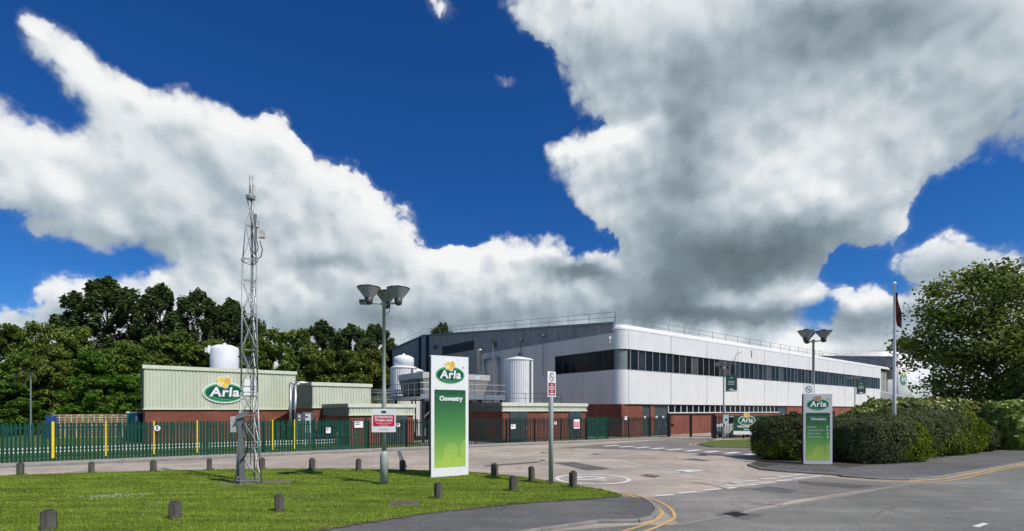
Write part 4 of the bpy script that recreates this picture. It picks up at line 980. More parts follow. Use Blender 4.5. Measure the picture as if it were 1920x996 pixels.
# ================================================================== TOTEM SIGNS
def grad_mat(name, stops, z0, z1):
    m = bpy.data.materials.new(name); m.use_nodes = True; nt = NT(m.node_tree); p = nt.n['Principled BSDF']
    sp = nt.node('ShaderNodeSeparateXYZ'); nt.l.new(nt.node('ShaderNodeTexCoord').outputs['Object'], sp.inputs[0])
    cr = nt.node('ShaderNodeValToRGB'); nt.l.new(nt.ramp(sp.outputs[2], z0, z1, smooth=False), cr.inputs[0]); e = cr.color_ramp.elements
    e[0].position, e[0].color = stops[0][0], stops[0][1]+(1,); e[1].position, e[1].color = stops[-1][0], stops[-1][1]+(1,)
    for q, c in stops[1:-1]: e.new(q).color = c+(1,)
    nt.l.new(cr.outputs[0], p.inputs['Base Color']); p.inputs['Roughness'].default_value = .35; return m
def totem(label, loc, rotz, W, H, T, face, z_panel, lines=(), petal_mats=None, dim=1.0):
    t = thing('totem_sign', label, 'sign', loc, rotz)
    bm = bevbox((-W/2,0,0),(W/2,T,H), .012); bmobj('board', bm, face, t)
    MB().box((-W/2+.02,.03,-.06),(W/2-.02,T-.03,.004)).build('plinth', M_signback, t); MB().box((-W/2-.006,.02,.05),(-W/2+.004,T-.02,H-.03)).build('side_channel', M_signback, t)
    z0, z1 = z_panel; st = [(0, (.42*dim,.60*dim,.08*dim)), (.16, (.26*dim,.48*dim,.08*dim)), (.5, (.075*dim,.265*dim,.065*dim)), (.85, (.025*dim,.125*dim,.045*dim)), (1, (.012*dim,.085*dim,.038*dim))]
    gm = grad_mat('printed_green_fade', st, z0, z1); k = W
    pn = MB().extrude_xz(rrect(-.415*k, z0, .415*k, z1, .03), -.006, .002).build('green_panel', gm, t)
    wm = grad_mat('printed_petal_fade', [(0, (.46*dim,.60*dim,.10*dim)), (.3, (.26*dim,.47*dim,.10*dim)), (1, (.2*dim,.4*dim,.1*dim))], z0, z1)
    ph = z1-z0
    for poly in (ellipse(.02*k, z0+.21*ph, .19*k, .10*ph, 24, .15), ellipse(-.10*k, z0+.085*ph, .15*k, .072*ph, 24, .2)): MB().extrude_xz(poly, -.0085-.001*poly[0][0], -.0062).build('printed_petal', wm, pn)
    half = [(min(p[0], .405*k), p[1]) for p in ellipse(.40*k, z0+.23*ph, .14*k, .115*ph, 24)]; MB().extrude_xz(half, -.0085, -.0062).build('printed_petal', wm, pn)
    tri = [(p[0], max(p[1], z0+.01)) for p in ellipse(.22*k, z0+.045*ph, .15*k, .085*ph, 24)]; MB().extrude_xz(tri, -.0089, -.0062).build('printed_petal', wm, pn)
    MB().box((-.40*k,-.0075,z1-.082*ph),(.40*k,-.0061,z1-.078*ph)).build('panel_crease', M_lgreen, pn)
    text_mesh('place_name', 'Oswestry', .155*k if not lines else .135*k, M_signw if not lines else M_silver, pn, (.02*k,-.009,z1-(.115 if not lines else .13)*ph), bold=.006*k, extrude=.001)
    for i, (txt, arr) in enumerate(lines):
        z = z1-(.30+.07*i)*ph; text_mesh('direction_line', txt, .082*k, M_silver, pn, (-.36*k,-.009,z), bold=.0008, extrude=.001, align='LEFT', xscale=.95)
        s = .03*k
        if arr == 'ne': poly = [(-s,-s),(-s*.3,-s),(-s*.3,s*.3),(s,s*.3),(s,s),(-s,s)]
        elif arr == 'l': poly = [(-s,0),(s*.4,-s*1.2),(s,-s*.8),(0,0),(s,s*.8),(s*.4,s*1.2)]
        else: poly = [(s,0),(-s*.4,s*1.2),(-s,s*.8),(0,0),(-s,-s*.8),(-s*.4,-s*1.2)]
        MB().extrude_xz([(.33*k+a, z+b) for a, b in poly], -.010, -.007).build('direction_arrow', M_signw, pn)
    emblem(t, 0, z1+(H-z1)*.44, .77*k, -.002, petal_mats=petal_mats)
    return t
TL, TR = Vector((-3.02,18.5,0)), Vector((-1.69,19.32,0)); tc_ = (TL+TR)/2
totem('tall white totem sign with oval emblem and lime-green place panel on the lawn', (tc_.x, tc_.y, .07), math.atan2(TR.y-TL.y, TR.x-TL.x), 1.56, 4.58, .2, M_signw, (.36,3.30))
totem('shorter silver totem sign with direction list in front of the clipped hedges', AT(1533.5, 23.3, .05), R(-7), 1.28, 3.32, .16, M_silver, (.20,2.42),
      lines=(('Reception','ne'),('Visitors Car Park','ne'),('Staff Car Park','l'),('Goods Entrance','r')), petal_mats=(M_petald,)*4, dim=.85)

# ================================================================== LAMP POSTS, MAST, SIGN POSTS
def lamp_post(label, loc, rotz, H=6.24, kind='quad', group='lamp posts with inverted cone bowls'):
    t = thing('lamp_post', label, 'lamp post', loc, rotz, group)
    MB().lathe([(.135,0),(.135,.95),(.12,1.03),(.085,1.12),(.078,1.13)], 16).build('column_base', M_lampgrey, t, True)
    MB().lathe([(.078,1.12),(.075,3.2),(.062,3.3),(.055,H-.2),(.07,H-.2),(.07,H),(.02,H)], 14).build('column', M_lampgrey, t, True)
    MB().box((.12,-.02,.35),(.14,.02,.75)).build('access_door', M_lampdark, t)
    for a in (200, 95, -5):
        d = Vector((math.cos(R(a)), math.sin(R(a)), 0)); e = d*.50
        ar = MB().tube((0,0,H-.1),(e.x,e.y,H-.06),.035,.03,8).build('arm', M_lampgrey, t)
        c = (e.x, e.y, H-.05)
        bw = MB().lathe([(.09,0),(.11,.09),(.37,.43),(.38,.46)], 20, c).build('lamp_bowl', M_lampcone, t, True)
        MB().lathe([(.385,.455),(.395,.485),(.16,.52),(.09,.57),(.02,.58)], 20, c).build('bowl_lid', M_lampdark, bw, True); MB().lathe([(.05,-.1),(.12,-.06),(.14,.12),(.06,.14)], 16, c).build('lamp_holder', M_lampdark, bw, True)
    return t
lp1 = V(720, 908, .07)
lpost = lamp_post('lamp post with cone bowls on the lawn carrying the red private land sign', lp1, R(0))
fb = MB().box((-.80,-.16,6.11),(-.46,.08,6.24)).build('floodlight', M_lampdark, lpost); fb.rotation_euler = (0, 0, R(12))
MB().path([(.05,-.05,6.2),(.22,-.05,6.1),(.2,-.05,5.9),(.06,-.05,5.75)], .012, 5).build('loose_cable', M_cable, lpost)
copy_g = 'lamp posts with inverted cone bowls'
l2 = lamp_post('lamp post with cone bowls rising behind the silver totem sign', AT(1525,25.6), R(-2))
l3 = copy_tree(l2, AT(1357,43.2,.1), R(28), 'lamp post with green hanging banner on the small grass island', copy_g)
l4 = copy_tree(l2, AT(1603,60), R(28), 'far lamp post with dark banner before the right end of the white front', copy_g)
for pxp, Y, lab, w_ in ((1358,43.2,'green hanging banner on the lamp post at the small grass island',.95), (1604,60,'dark green hanging banner on the far lamp post',1.05)):
    p = AT(pxp, Y); hb = thing('hanging_banner', lab, 'banner', (p.x+.12, p.y, 0), R(-6))
    z0, z1 = (4.25, 5.62) if Y < 50 else (4.55, 6.0); pts = [(0,z0),(w_*.5,z0+.02),(w_,z0+.06),(w_,z1+.04),(w_*.5,z1),(0,z1)]
    MB().extrude_xz(pts, -.012, 0).build('cloth', M_banner2, hb)
    for k in range(3): MB().box((w_*.2,-.015,z1-.55-.13*k),(w_*.8,-.0125,z1-.5-.13*k)).build('print_line', M_silver, hb)
    MB().extrude_xz(ellipse(w_*.5,z1-.22,w_*.16,.08,20), -.015, -.0125).build('printed_emblem', M_lgreen, hb); MB().box((w_*.32,-.015,z0+.10),(w_*.68,-.0125,z0+.2)).build('print_line', M_signw, hb)
    for z in (z0-.03, z1+.03): MB().tube((-.12,0,z),(w_,0,z),.02,.02,6).build('bracket', M_black, hb)
bn = thing('column_notice', 'pale blue notice on the lower column of the banner lamp post', 'sign', AT(1361.5,42.95,0), R(0)); MB().extrude_xz(rrect(-.25,1.40,.22,2.2,.05), -.01, 0).build('plate', M_blue, bn); MB().extrude_xz(ellipse(-.01,1.75,.1,.1,14), -.014, -.0101).build('pictogram', M_ink, bn)

# private land sign
ps = thing('warning_sign', 'white and red private land warning sign strapped to the lawn lamp post', 'sign', lp1+Vector((.02,-.10,0)), R(6))
MB().extrude_xz(rrect(-.40,1.78,.40,2.57,.02), -.012, 0).build('plate', M_signw, ps)
MB().extrude_xz(rrect(-.355,1.98,.355,2.36,.01), -.0155, -.0121).build('red_field', M_red, ps)
text_mesh('lettering', 'ATTENTION:', .105, M_signw, ps, (0,-.018,2.285), bold=.004, extrude=.0008); text_mesh('lettering', 'Private Land', .115, M_signw, ps, (0,-.018,2.185), bold=.004, extrude=.0008)
text_mesh('lettering', 'No public right of way', .056, M_signw, ps, (0,-.018,2.085), bold=.001, extrude=.0008); text_mesh('lettering', 'or trespassing', .056, M_signw, ps, (0,-.018,2.02), bold=.001, extrude=.0008)
text_mesh('lettering', 'Arla Foods Oswestry', .04, M_ink, ps, (0,-.0150,1.87), extrude=.0008)
MB().extrude_xz(ellipse(0,2.465,.09,.045,20), -.016, -.0121).build('small_emblem', M_lfield, ps); MB().extrude_xz(ellipse(0,2.52,.03,.025,14), -.018, -.0121).build('small_petals', M_petalp, ps)
for z in (1.95, 2.42): MB().lathe([(.088,z),(.092,z),(.092,z+.03),(.088,z+.03)], 14, (-.01,.105,0)).build('strap', M_steel, ps)

def nosmoke(t, cx, z0, w, h, y=0.0):
    MB().extrude_xz(rrect(cx-w/2,z0,cx+w/2,z0+h,.02), y-.010, y).build('plate', M_signw, t); MB().box((cx-w*.42,y-.014,z0+h*.05),(cx+w*.42,y-.0101,z0+h*.56)).build('maroon_field', M_maroon, t)
    for k in range(5): MB().box((cx-w*(.1 if k in (0, 3) else .3),y-.0165,z0+h*(.46-.085*k)),(cx+w*(.1 if k in (0, 3) else .3),y-.0141,z0+h*(.49-.085*k))).build('print_line', M_signw, t)
    c = (cx, z0+h*.78); r = w*.30; rim = MB(); vs = []
    for p, q in zip(ellipse(c[0],c[1],r,r,28), ellipse(c[0],c[1],r*.80,r*.80,28)): vs += [(p[0],y-.0135,p[1]),(q[0],y-.0135,q[1])]
    rim.add(vs, [(2*i, (2*i+2) % 56, (2*i+3) % 56, 2*i+1) for i in range(28)]); rim.build('prohibition_ring', M_ink, t)
    MB().extrude_xz([(c[0]-r*.62,c[1]+r*.5),(c[0]-r*.5,c[1]+r*.64),(c[0]+r*.62,c[1]-r*.5),(c[0]+r*.5,c[1]-r*.64)][::-1], y-.0145, y-.0125).build('prohibition_bar', M_ink, t)
    MB().box((c[0]-r*.45,y-.0128,c[1]-r*.12),(c[0]+r*.4,y-.0105,c[1]+r*.08)).build('cigarette', M_ink, t)
n1 = thing('sign_post', 'tall slim grey-green post standing at the lawn tip', 'post', V(1033, 908, .07))
MB().lathe([(.082,-.05),(.082,3.02),(.06,3.06)], 16).build('post', M_lampgrey, n1, True)
h1 = MB().tube((0,0,3.0),(0,0,3.72),.03,.03,8).build('upper_tube', M_duct, n1)
n1b = thing('no_smoking_sign', 'no smoking plate turned side-on atop the slim post at the lawn tip', 'sign', V(1033, 908, .07)+Vector((0,-.05,0)), R(52)); nosmoke(n1b, .03, 2.98, .50, .86)
n2 = thing('no_smoking_sign', 'no smoking plate showing above the silver totem sign', 'sign', AT(1516,25.2), R(3)); nosmoke(n2, 0, 2.75, .56, 1.15)
MB().tube((.25,.06,0),(.25,.06,3.7),.04,.04,8).build('post', M_steel, n2)

# lattice mast
mb0 = V(470, 906, .07); mast = thing('lattice_mast', 'tall grey lattice radio mast with antennas standing on the lawn', 'mast', mb0, R(14))
MBASE = MB().slab([(-.9,-.38),(1.3,-.30),(1.35,.55),(-.8,.5)], -.08, .015).build('concrete_pad', M_pad, mast)
lv = [(0,.43),(3.15,.275),(7.6,.235),(9.85,.08)]
def mr_(z):
    for (za, ra), (zb, rb) in zip(lv[:-1], lv[1:]):
        if z <= zb: return ra+(rb-ra)*(z-za)/(zb-za)
    return lv[-1][1]
def mp(k, z): a = R(-90+58+120*k); r = mr_(z)*1.08; return Vector((r*math.cos(a), r*math.sin(a), z))
for k in range(3):
    for (za, _), (zb, _) in zip(lv[:-1], lv[1:]): MB().tube(mp(k,za), mp(k,zb), .026 if za < 7 else .020, .025 if za < 7 else .016, 7).build('leg', M_gsteel, mast, True)
zs = [.12,1.25,2.35,3.15,3.35,4.6,5.85,7.0,7.6,7.75,8.9,9.8]
for z in zs:
    for k in range(3): MB().tube(mp(k,z), mp((k+1) % 3,z), .012, .012, 5).build('cross_bar', M_gsteel, mast)
for za, zb in ((.12,1.25),(1.25,2.35),(2.35,3.15),(3.35,4.6),(4.6,5.85),(5.85,7.0),(7.75,8.9),(8.9,9.8)):
    for k in range(3):
        MB().tube(mp(k,za), mp((k+1) % 3,zb), .011, .011, 5).build('diagonal_brace', M_gsteel, mast)
        if za < 7.5: MB().tube(mp((k+1) % 3,za), mp(k,zb), .011, .011, 5).build('diagonal_brace', M_gsteel, mast)
for z in (3.25, 7.68):
    for k in range(3): MB().lathe([(.055,-.04),(.055,.04)], 8, tuple(mp(k,z))).build('flange', M_gsteel, mast)
MB().path([(.0,.0,.6),(.02,.0,9.9)], .014, 6).build('cable_run', M_cable, mast); MB().path([(.06,.03,1.2),(.05,.04,9.2)], .009, 6).build('cable_run', M_cable, mast)
MB().lathe([(.14,9.82),(.16,9.92),(.08,10.0)], 12).build('head_plate', M_gsteel, mast); MB().tube((-.02,0,9.9),(-.02,0,10.65),.03,.028,8).tube((.06,.03,9.9),(.06,.03,10.65),.025,.02,8).build('antenna', M_gsteel, mast, True)
MB().tube((.10,-.02,9.95),(.10,-.02,10.3),.05,.05,8).build('antenna_collar', M_cabinet, mast)
MB().tube((.16,-.05,7.9),(.16,-.05,9.3),.03,.03,8).build('side_pole', M_duct, mast)
MB().box((.13,-.10,8.45),(.20,.0,9.30)).build('radio_unit', M_duct, mast); MB().box((.20,-.12,8.85),(.28,.02,9.12)).build('radio_unit', M_cabinet, mast); MB().box((.28,-.16,8.50),(.46,.02,8.76)).build('camera_housing', M_cabinet, mast)
MB().path([(.30,-.05,8.4),(.38,-.05,8.1),(.34,-.05,7.85),(.2,-.04,7.75),(.06,0,7.85)], .016, 5).build('loose_cable', M_cable, mast); MB().path([(.2,-.05,8.4),(.25,-.05,8.15),(.15,-.05,7.9),(.04,0,8.1)], .014, 5).build('loose_cable', M_cable, mast)
cbn = thing('equipment_cabinet', 'weathered pale metal box fixed to the left of the mast', 'cabinet', mb0+Vector((-.42,-.12,0)), R(6))
bmobj('body', bevbox((-.17,-.12,1.76),(.17,.10,2.30), .015), M_cabinet, cbn); MB().box((.12,-.128,1.95),(.15,-.1205,2.1)).build('door_handle', M_steel, cbn); MB().box((-.03,.1,.0),(.03,.16,2.2)).build('stand', M_duct, cbn)
dct = thing('cable_duct', 'slanted grey cable duct with cap rising along the mast leg', 'duct', mb0+Vector((-.22,-.2,0)), R(10))
MB().add([(-.02,-.08,0),(.10,-.08,0),(.10,.08,0),(-.02,.08,0),(-.08,-.1,2.25),(.08,-.1,2.25),(.08,.1,2.25),(-.08,.1,2.25)], [(0,3,2,1),(4,5,6,7),(0,1,5,4),(1,2,6,5),(2,3,7,6),(3,0,4,7)]).build('duct', M_duct, dct)
MB().add([(-.16,-.16,2.2),(.22,-.16,2.32),(.22,.16,2.32),(-.16,.16,2.2),(-.05,-.12,2.42),(.22,-.12,2.5),(.22,.12,2.5),(-.05,.12,2.42)], [(0,3,2,1),(4,5,6,7),(0,1,5,4),(1,2,6,5),(2,3,7,6),(3,0,4,7)]).build('cap', M_duct, dct)
MB().path([(.1,-.14,2.1),(.28,-.16,1.5),(.2,-.16,1.0),(.02,-.14,.8)], .02, 5).build('loose_cable', M_cable, dct)

# flagpole
fp = thing('flagpole', 'tall white flagpole rising from the hedges', 'flagpole', AT(1677, 26.4)); MB().lathe([(.085,0),(.08,4),(.05,9.25),(.085,9.27),(.09,9.36),(.04,9.42)], 14).build('pole', M_signw, fp, True)
fg = MB(); vs = []
for i in range(15):
    f = i/14
    for j in range(6):
        g = j/5; vs.append((.07+.03*math.sin(f*5+g*3)+g*(.10+.34*f)*(1-.25*f), .07*math.sin(g*9+f*4)+.03*math.sin(f*9), 8.9-1.62*f-g*.30*f-.14*g))
fg.add(vs, [(i*6+j, i*6+j+1, (i+1)*6+j+1, (i+1)*6+j) for i in range(14) for j in range(5)]); fgo = fg.build('flag', M_flag, None, True); fgo.location = AT(1677, 26.4); tag(fgo, 'dark red flag hanging limp from the white flagpole', 'flag')

# ================================================================== TIMBER BOLLARDS
def bollard_mesh(seed, w, h):
    r = random.Random(seed); bm = bmesh.new(); bmesh.ops.create_cube(bm, size=1)
    for v in bm.verts: v.co = Vector((v.co.x*w, v.co.y*w, -.1+(v.co.z+.5)*(h+.1)))
    bmesh.ops.bevel(bm, geom=[e for e in bm.edges if all(v.co.z > h-.01 for v in e.verts)], offset=w*.22, segments=2, affect='EDGES')
    bmesh.ops.bevel(bm, geom=[e for e in bm.edges if abs(e.verts[0].co.z-e.verts[1].co.z) > .2], offset=w*.10, segments=1, affect='EDGES')
    for v in bm.verts: v.co += Vector((r.uniform(-.006,.006), r.uniform(-.006,.006), r.uniform(-.008,.008)))
    me = bpy.data.meshes.new('timber_bollard'); bm.to_mesh(me); bm.free(); me.materials.append(M_oldwood); return me
BOL = [(38,891,24,'at the far left edge, standing against the yard road kerb line'),(171,887.5,22,'on the yard edge of the lawn, second from the left'),(288,884.5,22,'on the yard edge of the lawn below the round five sign'),(393,881.5,22,'on the yard edge just left of the mast'),
 (491,880.5,22,'on the yard edge just right of the mast'),(585,881,22,'on the yard edge below the annexe pipes'),(672,883,23,'on the yard edge left of the lawn lamp post'),(755,885,23,'on the yard edge between lamp post and tall white sign'),(927,894.5,26,'on the yard edge just right of the tall white sign'),
 (997,902.5,28,'on the yard edge just left of the no smoking post'),(1074,914,31,'at the lawn tip right of the no smoking post'),(962,921,29,'in the road-side row nearest the lawn tip'),(822,935.5,31,'standing in front of the tall white sign'),
 (524,958.5,33,'on the open lawn below and right of the mast'),(329,972.5,33,'on the open lawn below the large oval wall sign'),(92,993,35,'nearest of all, at the bottom left of the lawn')]
bms = [bollard_mesh(i, .190+.012*(i % 3), .47) for i in range(6)]
for i, (x, y, hp, where) in enumerate(BOL):
    p = V(x, y, .07); k = (hp*p.y/FPX)/.47; o = obj('timber_bollard', bms[i % 6], None, p, random.uniform(-.25, .25)+RDA)
    ww = {92: 1.28, 329: 1.2}.get(x, 1.0); o.scale = (ww, ww, min(1.15, max(.9, k))); o.rotation_euler = (random.uniform(-.03,.03), random.uniform(-.03,.03), o.rotation_euler[2]); tag(o, 'weathered timber bollard '+where, 'bollard', 'timber bollards around the lawn')

# ================================================================== BEHIND THE FENCE
def crate_mesh():
    mb = MB()
    for z in (.02, .28, .5, .72, .9):
        mb.box((-.56,-.52,z),(.56,-.49,z+.13)); mb.box((-.56,.49,z),(.56,.52,z+.13)); mb.box((-.58,-.49,z),(-.55,.49,z+.13)); mb.box((.55,-.49,z),(.58,.49,z+.13))
    for x in (-.5,-.02,.44):
        mb.box((x,-.55,0),(x+.08,-.52,1.04))
    for k in range(6): mb.box((-.56+k*.19,-.5,1.04),(-.42+k*.19,.5,1.07))
    return mb.mesh('pallet_crate', M_pale)
cm = crate_mesh()
for lev in range(2):
    for i in range(6):
        o = obj('pallet_crate', cm, None, AT(120+i*21.5, 45.5+i*.35, .04+lev*1.08), R(random.uniform(-3, 3)+4)); tag(o, ['bottom','top'][lev]+' wooden pallet crate in stack number '+['one','two','three','four','five','six'][i]+' from the left behind the fence', 'crate', 'stacked pallet crates behind the fence')
tb = thing('tarpaulin_bale', 'blue tarpaulin-wrapped bale at the left end of the pallet crates', 'bale', AT(100,45)); bmobj('bale', bevbox((-.35,-.5,.03),(.35,.6,2.12), .08), M_tarp, tb); MB().box((-.36,-.52,1.2),(.36,.62,1.26)).build('strap', M_signback, tb)
tq = thing('site_toilet', 'teal green portable cabin with white roof beside the large ribbed building', 'cabin', AT(254,43)); bmobj('cabin', bevbox((-.45,-.45,.03),(.45,.45,2.3), .05), M_teal, tq); bmobj('roof', bevbox((-.5,-.5,2.3),(.5,.5,2.45), .06), M_signw, tq); MB().box((.3,-.47,.15),(-.3,-.451,2.0)).build('door', M_teal, tq); MB().box((.38,-.5,1.6),(.5,-.3,2.1)).build('vent', M_signw, tq)
for i, (px, h_, lab) in enumerate(((563,2.35,'narrow dark cabinet with small white panel at the annexe corner'),(577,2.45,'wider dark cabinet with tall white panel beside the annexe corner'))):
    w_ = .20 if i == 0 else .30; t = thing('service_cabinet', lab, 'cabinet', AT(px,36.4)); bmobj('body', bevbox((-w_,-.2,.1),(w_,.2,h_), .02), M_duct, t); MB().box((-w_*.3,-.215,h_-(.75 if i == 0 else 1.5)),(w_*(.45 if i == 0 else .95),-.201,h_-.12)).build('front_panel', M_signw, t); MB().box((-w_*.25,-.222,h_-.40),(w_*.4,-.2155,h_-.30)).build('dark_band', M_ink, t); MB().box((-.05,-.05,0),(.05,.05,1.3)).build('stand', M_duct, t)
for px, Y, lab in ((640,35.5,'yellow safety post behind the palisade gate, nearer the fence'),(634,36.6,'yellow safety post behind the palisade gate, set further back')):
    t = thing('safety_post', lab, 'post', AT(px, Y)); MB().lathe([(.09,0),(.09,.85),(.07,.95),(.01,.98)], 14).build('post', M_yellow, t, True); MB().lathe([(.092,.55),(.092,.7)], 14).build('band', M_ink, t)
# van
VL = thing('panel_van', 'white panel van parked behind the black fence and welcome banner', 'van', AT(1346,47.6), R(14))
prof = [(0,.35),(0,.95),(.15,1.08),(.95,1.25),(1.75,1.92),(2.1,2.02),(4.9,2.02),(5.0,1.9),(5.0,.35)]
bm = bmesh.new(); f0 = [bm.verts.new((x,-.95+(.12 if z > 1.3 else 0),z)) for x, z in prof]; f1_ = [bm.verts.new((x,.95-(.12 if z > 1.3 else 0),z)) for x, z in prof]
bm.faces.new(f0); bm.faces.new(f1_[::-1])
for i in range(len(prof)): j = (i+1) % len(prof); bm.faces.new((f0[j], f0[i], f1_[i], f1_[j]))
bmesh.ops.recalc_face_normals(bm, faces=bm.faces[:]); bmesh.ops.bevel(bm, geom=bm.edges[:], offset=.06, segments=2, affect='EDGES'); bmobj('body', bm, M_vanw, VL, False)
MB().add([(1.0,-.75,1.30),(1.7,-.70,1.88),(1.7,.70,1.88),(1.0,.75,1.30)], [(0,1,2,3)]).build('windscreen', M_glass, VL).location = (-.03,0,.03)
MB().add([(1.15,-.97,1.28),(2.5,-.97,1.28),(2.5,-.87,1.80),(1.75,-.87,1.80)], [(0,1,2,3)]).build('side_window', M_glass, VL)
for x in (.95, 4.05):
    for y in (-.86, .86):
        w_ = MB(); w_.tube((x,y-.1,.34),(x,y+.1,.34),.34,.34,20); o = w_.build('wheel', M_tyre, VL); MB().tube((x,y-.115 if y < 0 else y+.1,.34),(x,y-.1 if y < 0 else y+.115,.34),.2,.2,14).build('hub', M_steel, o)
for y in (-.7, .7): MB().box((-.02,y-.2,.72),(.04,y+.2,.92)).build('headlight', M_cglass, VL)
MB().box((-.06,-.9,.3),(.1,.9,.55)).build('bumper', M_duct, VL)

# road ironwork
gy = thing('gully_grate', 'cast iron gully grate in the dark patch at the junction', 'drain', V(1380,965.5)+Vector((0,0,.010)), RDA)
MB().box((-.24,-.2,0),(.24,-.17,.012)).box((-.24,.17,0),(.24,.2,.012)).box((-.24,-.17,0),(-.21,.17,.012)).box((.21,-.17,0),(.24,.17,.012)).build('frame', M_gully, gy)
for k in range(8): MB().box((-.2+k*.052,-.17,0),(-.172+k*.052,.17,.010)).build('bar', M_gully, gy)
cv = thing('inspection_cover', 'dark inspection cover slab set in the lawn', 'cover', V(757,944,.07), RDA*.2); MB().slab([(-.42,-.30),(.40,-.34),(.44,.30),(-.36,.34)], -.05, .02).build('slab', M_dark, cv); MB().slab([(-.30,-.22),(.30,-.24),(.32,.22),(-.28,.24)], .0, .028).build('lid', M_rust, cv)

# ================================================================== VEGETATION
def leaf_arrays(cen, size, rg, aspect=1.7, up=.35, nrm=None, fold=.25):
    """diamond leaves (4 vertices, 2 triangles) at centres with random attitude"""
    n = len(cen)
    N = rg.normal(size=(n, 3)); N[:, 2] = np.abs(N[:, 2])+up
    if nrm is not None: N = nrm+.55*rg.normal(size=(n, 3))
    N /= np.linalg.norm(N, axis=1)[:, None]
    T = rg.normal(size=(n, 3)); T -= (T*N).sum(1)[:, None]*N; T /= np.linalg.norm(T, axis=1)[:, None]; B = np.cross(N, T)
    s = size[:, None]
    v0 = cen-T*s*.5*aspect; v2 = cen+T*s*.5*aspect; v1 = cen+B*s*.5+N*s*fold*.3; v3 = cen-B*s*.5+N*s*fold*.3
    return np.stack([v0, v1, v2, v3], 1).reshape(-1, 3)
def leaf_mesh(name, verts, m, extra=None):
    """quads from leaf vertices; extra = (verts, faces) joined in front"""
    n = len(verts)//4; me = bpy.data.meshes.new(name)
    me.vertices.add(n*4); me.vertices.foreach_set('co', verts.astype(np.float32).ravel())
    me.loops.add(n*4); me.loops.foreach_set('vertex_index', np.arange(n*4, dtype=np.int32))
    me.polygons.add(n); me.polygons.foreach_set('loop_start', np.arange(0, n*4, 4, dtype=np.int32)); me.polygons.foreach_set('loop_total', np.full(n, 4, np.int32))
    me.materials.append(m); me.update(calc_edges=True); return me

def grow(seed, H, W, kind, nclump, nleaf, lsize, trunk_r, crown_base, limb=1.0, flat=.62, rough=.40):
    """returns trunk mesh builder and leaf centres/sizes of a tree; clumps hang on real limbs"""
    rg = np.random.default_rng(seed); rr = random.Random(seed); tb = MB()
    lean = Vector((rr.uniform(-.05,.05)*H, rr.uniform(-.05,.05)*H, 0))
    tp = [Vector((0,0,-.2))]
    for i in range(1, 7):
        f = i/6; tp.append(Vector((lean.x*f*f+rr.uniform(-.02,.02)*H*.5, lean.y*f*f+rr.uniform(-.02,.02)*H*.5, H*.88*f)))
    for i in range(6): tb.tube(tp[i], tp[i+1], trunk_r*(1-i/6.3), trunk_r*(1-(i+1)/6.3), 8, False)
    def axis(z):
        f = min(max(z/(H*.88), 0), .999)*6; i = int(f); return tp[i].lerp(tp[i+1], f-i)
    cen, siz = [], []
    for c in range(nclump):
        f = rr.random()
        if kind == 'poplar':   # tall, upswept
            z = H*(crown_base+(1-crown_base)*(f**.85)); rel = (z/H-crown_base)/(1-crown_base); env = W*.5*max(.06, 1-abs(2*rel-.9)**4/1.55)
        elif kind == 'broad':
            z = H*(crown_base+(1-crown_base)*f); rel = (z/H-crown_base)/(1-crown_base); env = W*.5*math.sqrt(max(.02, 1-(2*rel-.85)**2/1.4))
        else:                  # airy
            z = H*(crown_base+(1-crown_base)*f); rel = f; env = W*.5*(.35+.65*math.sin(math.pi*(.15+.75*rel)))
        a = rr.uniform(0, 2*math.pi); lump = .72+rough*mnoise.noise(Vector((math.cos(a)*1.4+seed, math.sin(a)*1.4, z*.28)))+.12
        r = env*lump*(rr.random()**.42)
        p = axis(z)+Vector((r*math.cos(a), r*math.sin(a), 0)); p.z = z
        if r > env*.35 and rr.random() < .45:
            z0 = max(H*.12, z-r*(1.3 if kind == 'poplar' else .65)); q = axis(z0); mid = q.lerp(p, .55)+Vector((0,0,-.06*r))
            lr = limb*(trunk_r*.30*(1-z0/H)+.02); tb.tube(q, mid, lr, lr*.6, 5, False); tb.tube(mid, p, lr*.6, lr*.15, 5, False)
        k = int(nleaf/nclump*rr.uniform(.6, 1.4)); R_ = W*rr.uniform(.045, .10)*(.72 if kind == 'poplar' else 1)
        if kind == 'poplar': sc = np.array([R_*.62, R_*.62, R_*1.45])
        elif kind == 'airy': sc = np.array([R_*1.1, R_*1.1, R_*.8])
        else: sc = np.array([R_*1.15, R_*1.15, R_*flat])
        g = rg.normal(size=(k, 3)); g /= np.linalg.norm(g, axis=1)[:, None]; g *= (rg.random((k, 1))**.45)
        cen.append(np.array(p)+g*sc*1.35); siz.append(lsize*rg.uniform(.6, 1.35, k))
    return tb, np.concatenate(cen), np.concatenate(siz), rg

def tree_proto(seed, H, W, kind, nclump, nleaf, lsize, trunk_r, cb, lm, bark=M_bark, aspect=1.6):
    tb, c, s, rg = grow(seed, H, W, kind, nclump, nleaf, lsize, trunk_r, cb)
    return tb.mesh('trunk', bark, True), leaf_mesh('crown', leaf_arrays(c, s, rg, aspect), lm)
def plant_tree(name, label, loc, meshes, rotz, scale, group=None):
    t = thing(name, label, 'tree', loc, rotz, group); t.scale = scale
    obj('trunk', meshes[0], t); obj('crown', meshes[1], t); return t

POP = [tree_proto(11+i, 20, 9.5, 'poplar', 230, 26000, .27, .34, .22, L_dark) for i in range(3)]
BRO = [tree_proto(31, 12, 9, 'broad', 120, 24000, .26, .24, .06, L_mid), tree_proto(32, 12, 9, 'broad', 120, 24000, .26, .24, .05, L_olive), tree_proto(33, 12, 9, 'broad', 120, 24000, .27, .22, .04, L_fresh)]
AIR = [tree_proto(51, 13, 7, 'airy', 110, 13000, .24, .15, .16, L_olive, M_birch), tree_proto(52, 13, 7, 'airy', 110, 14000, .24, .15, .12, L_mid, M_birch)]
GW = 'trees of the wood behind the yard'
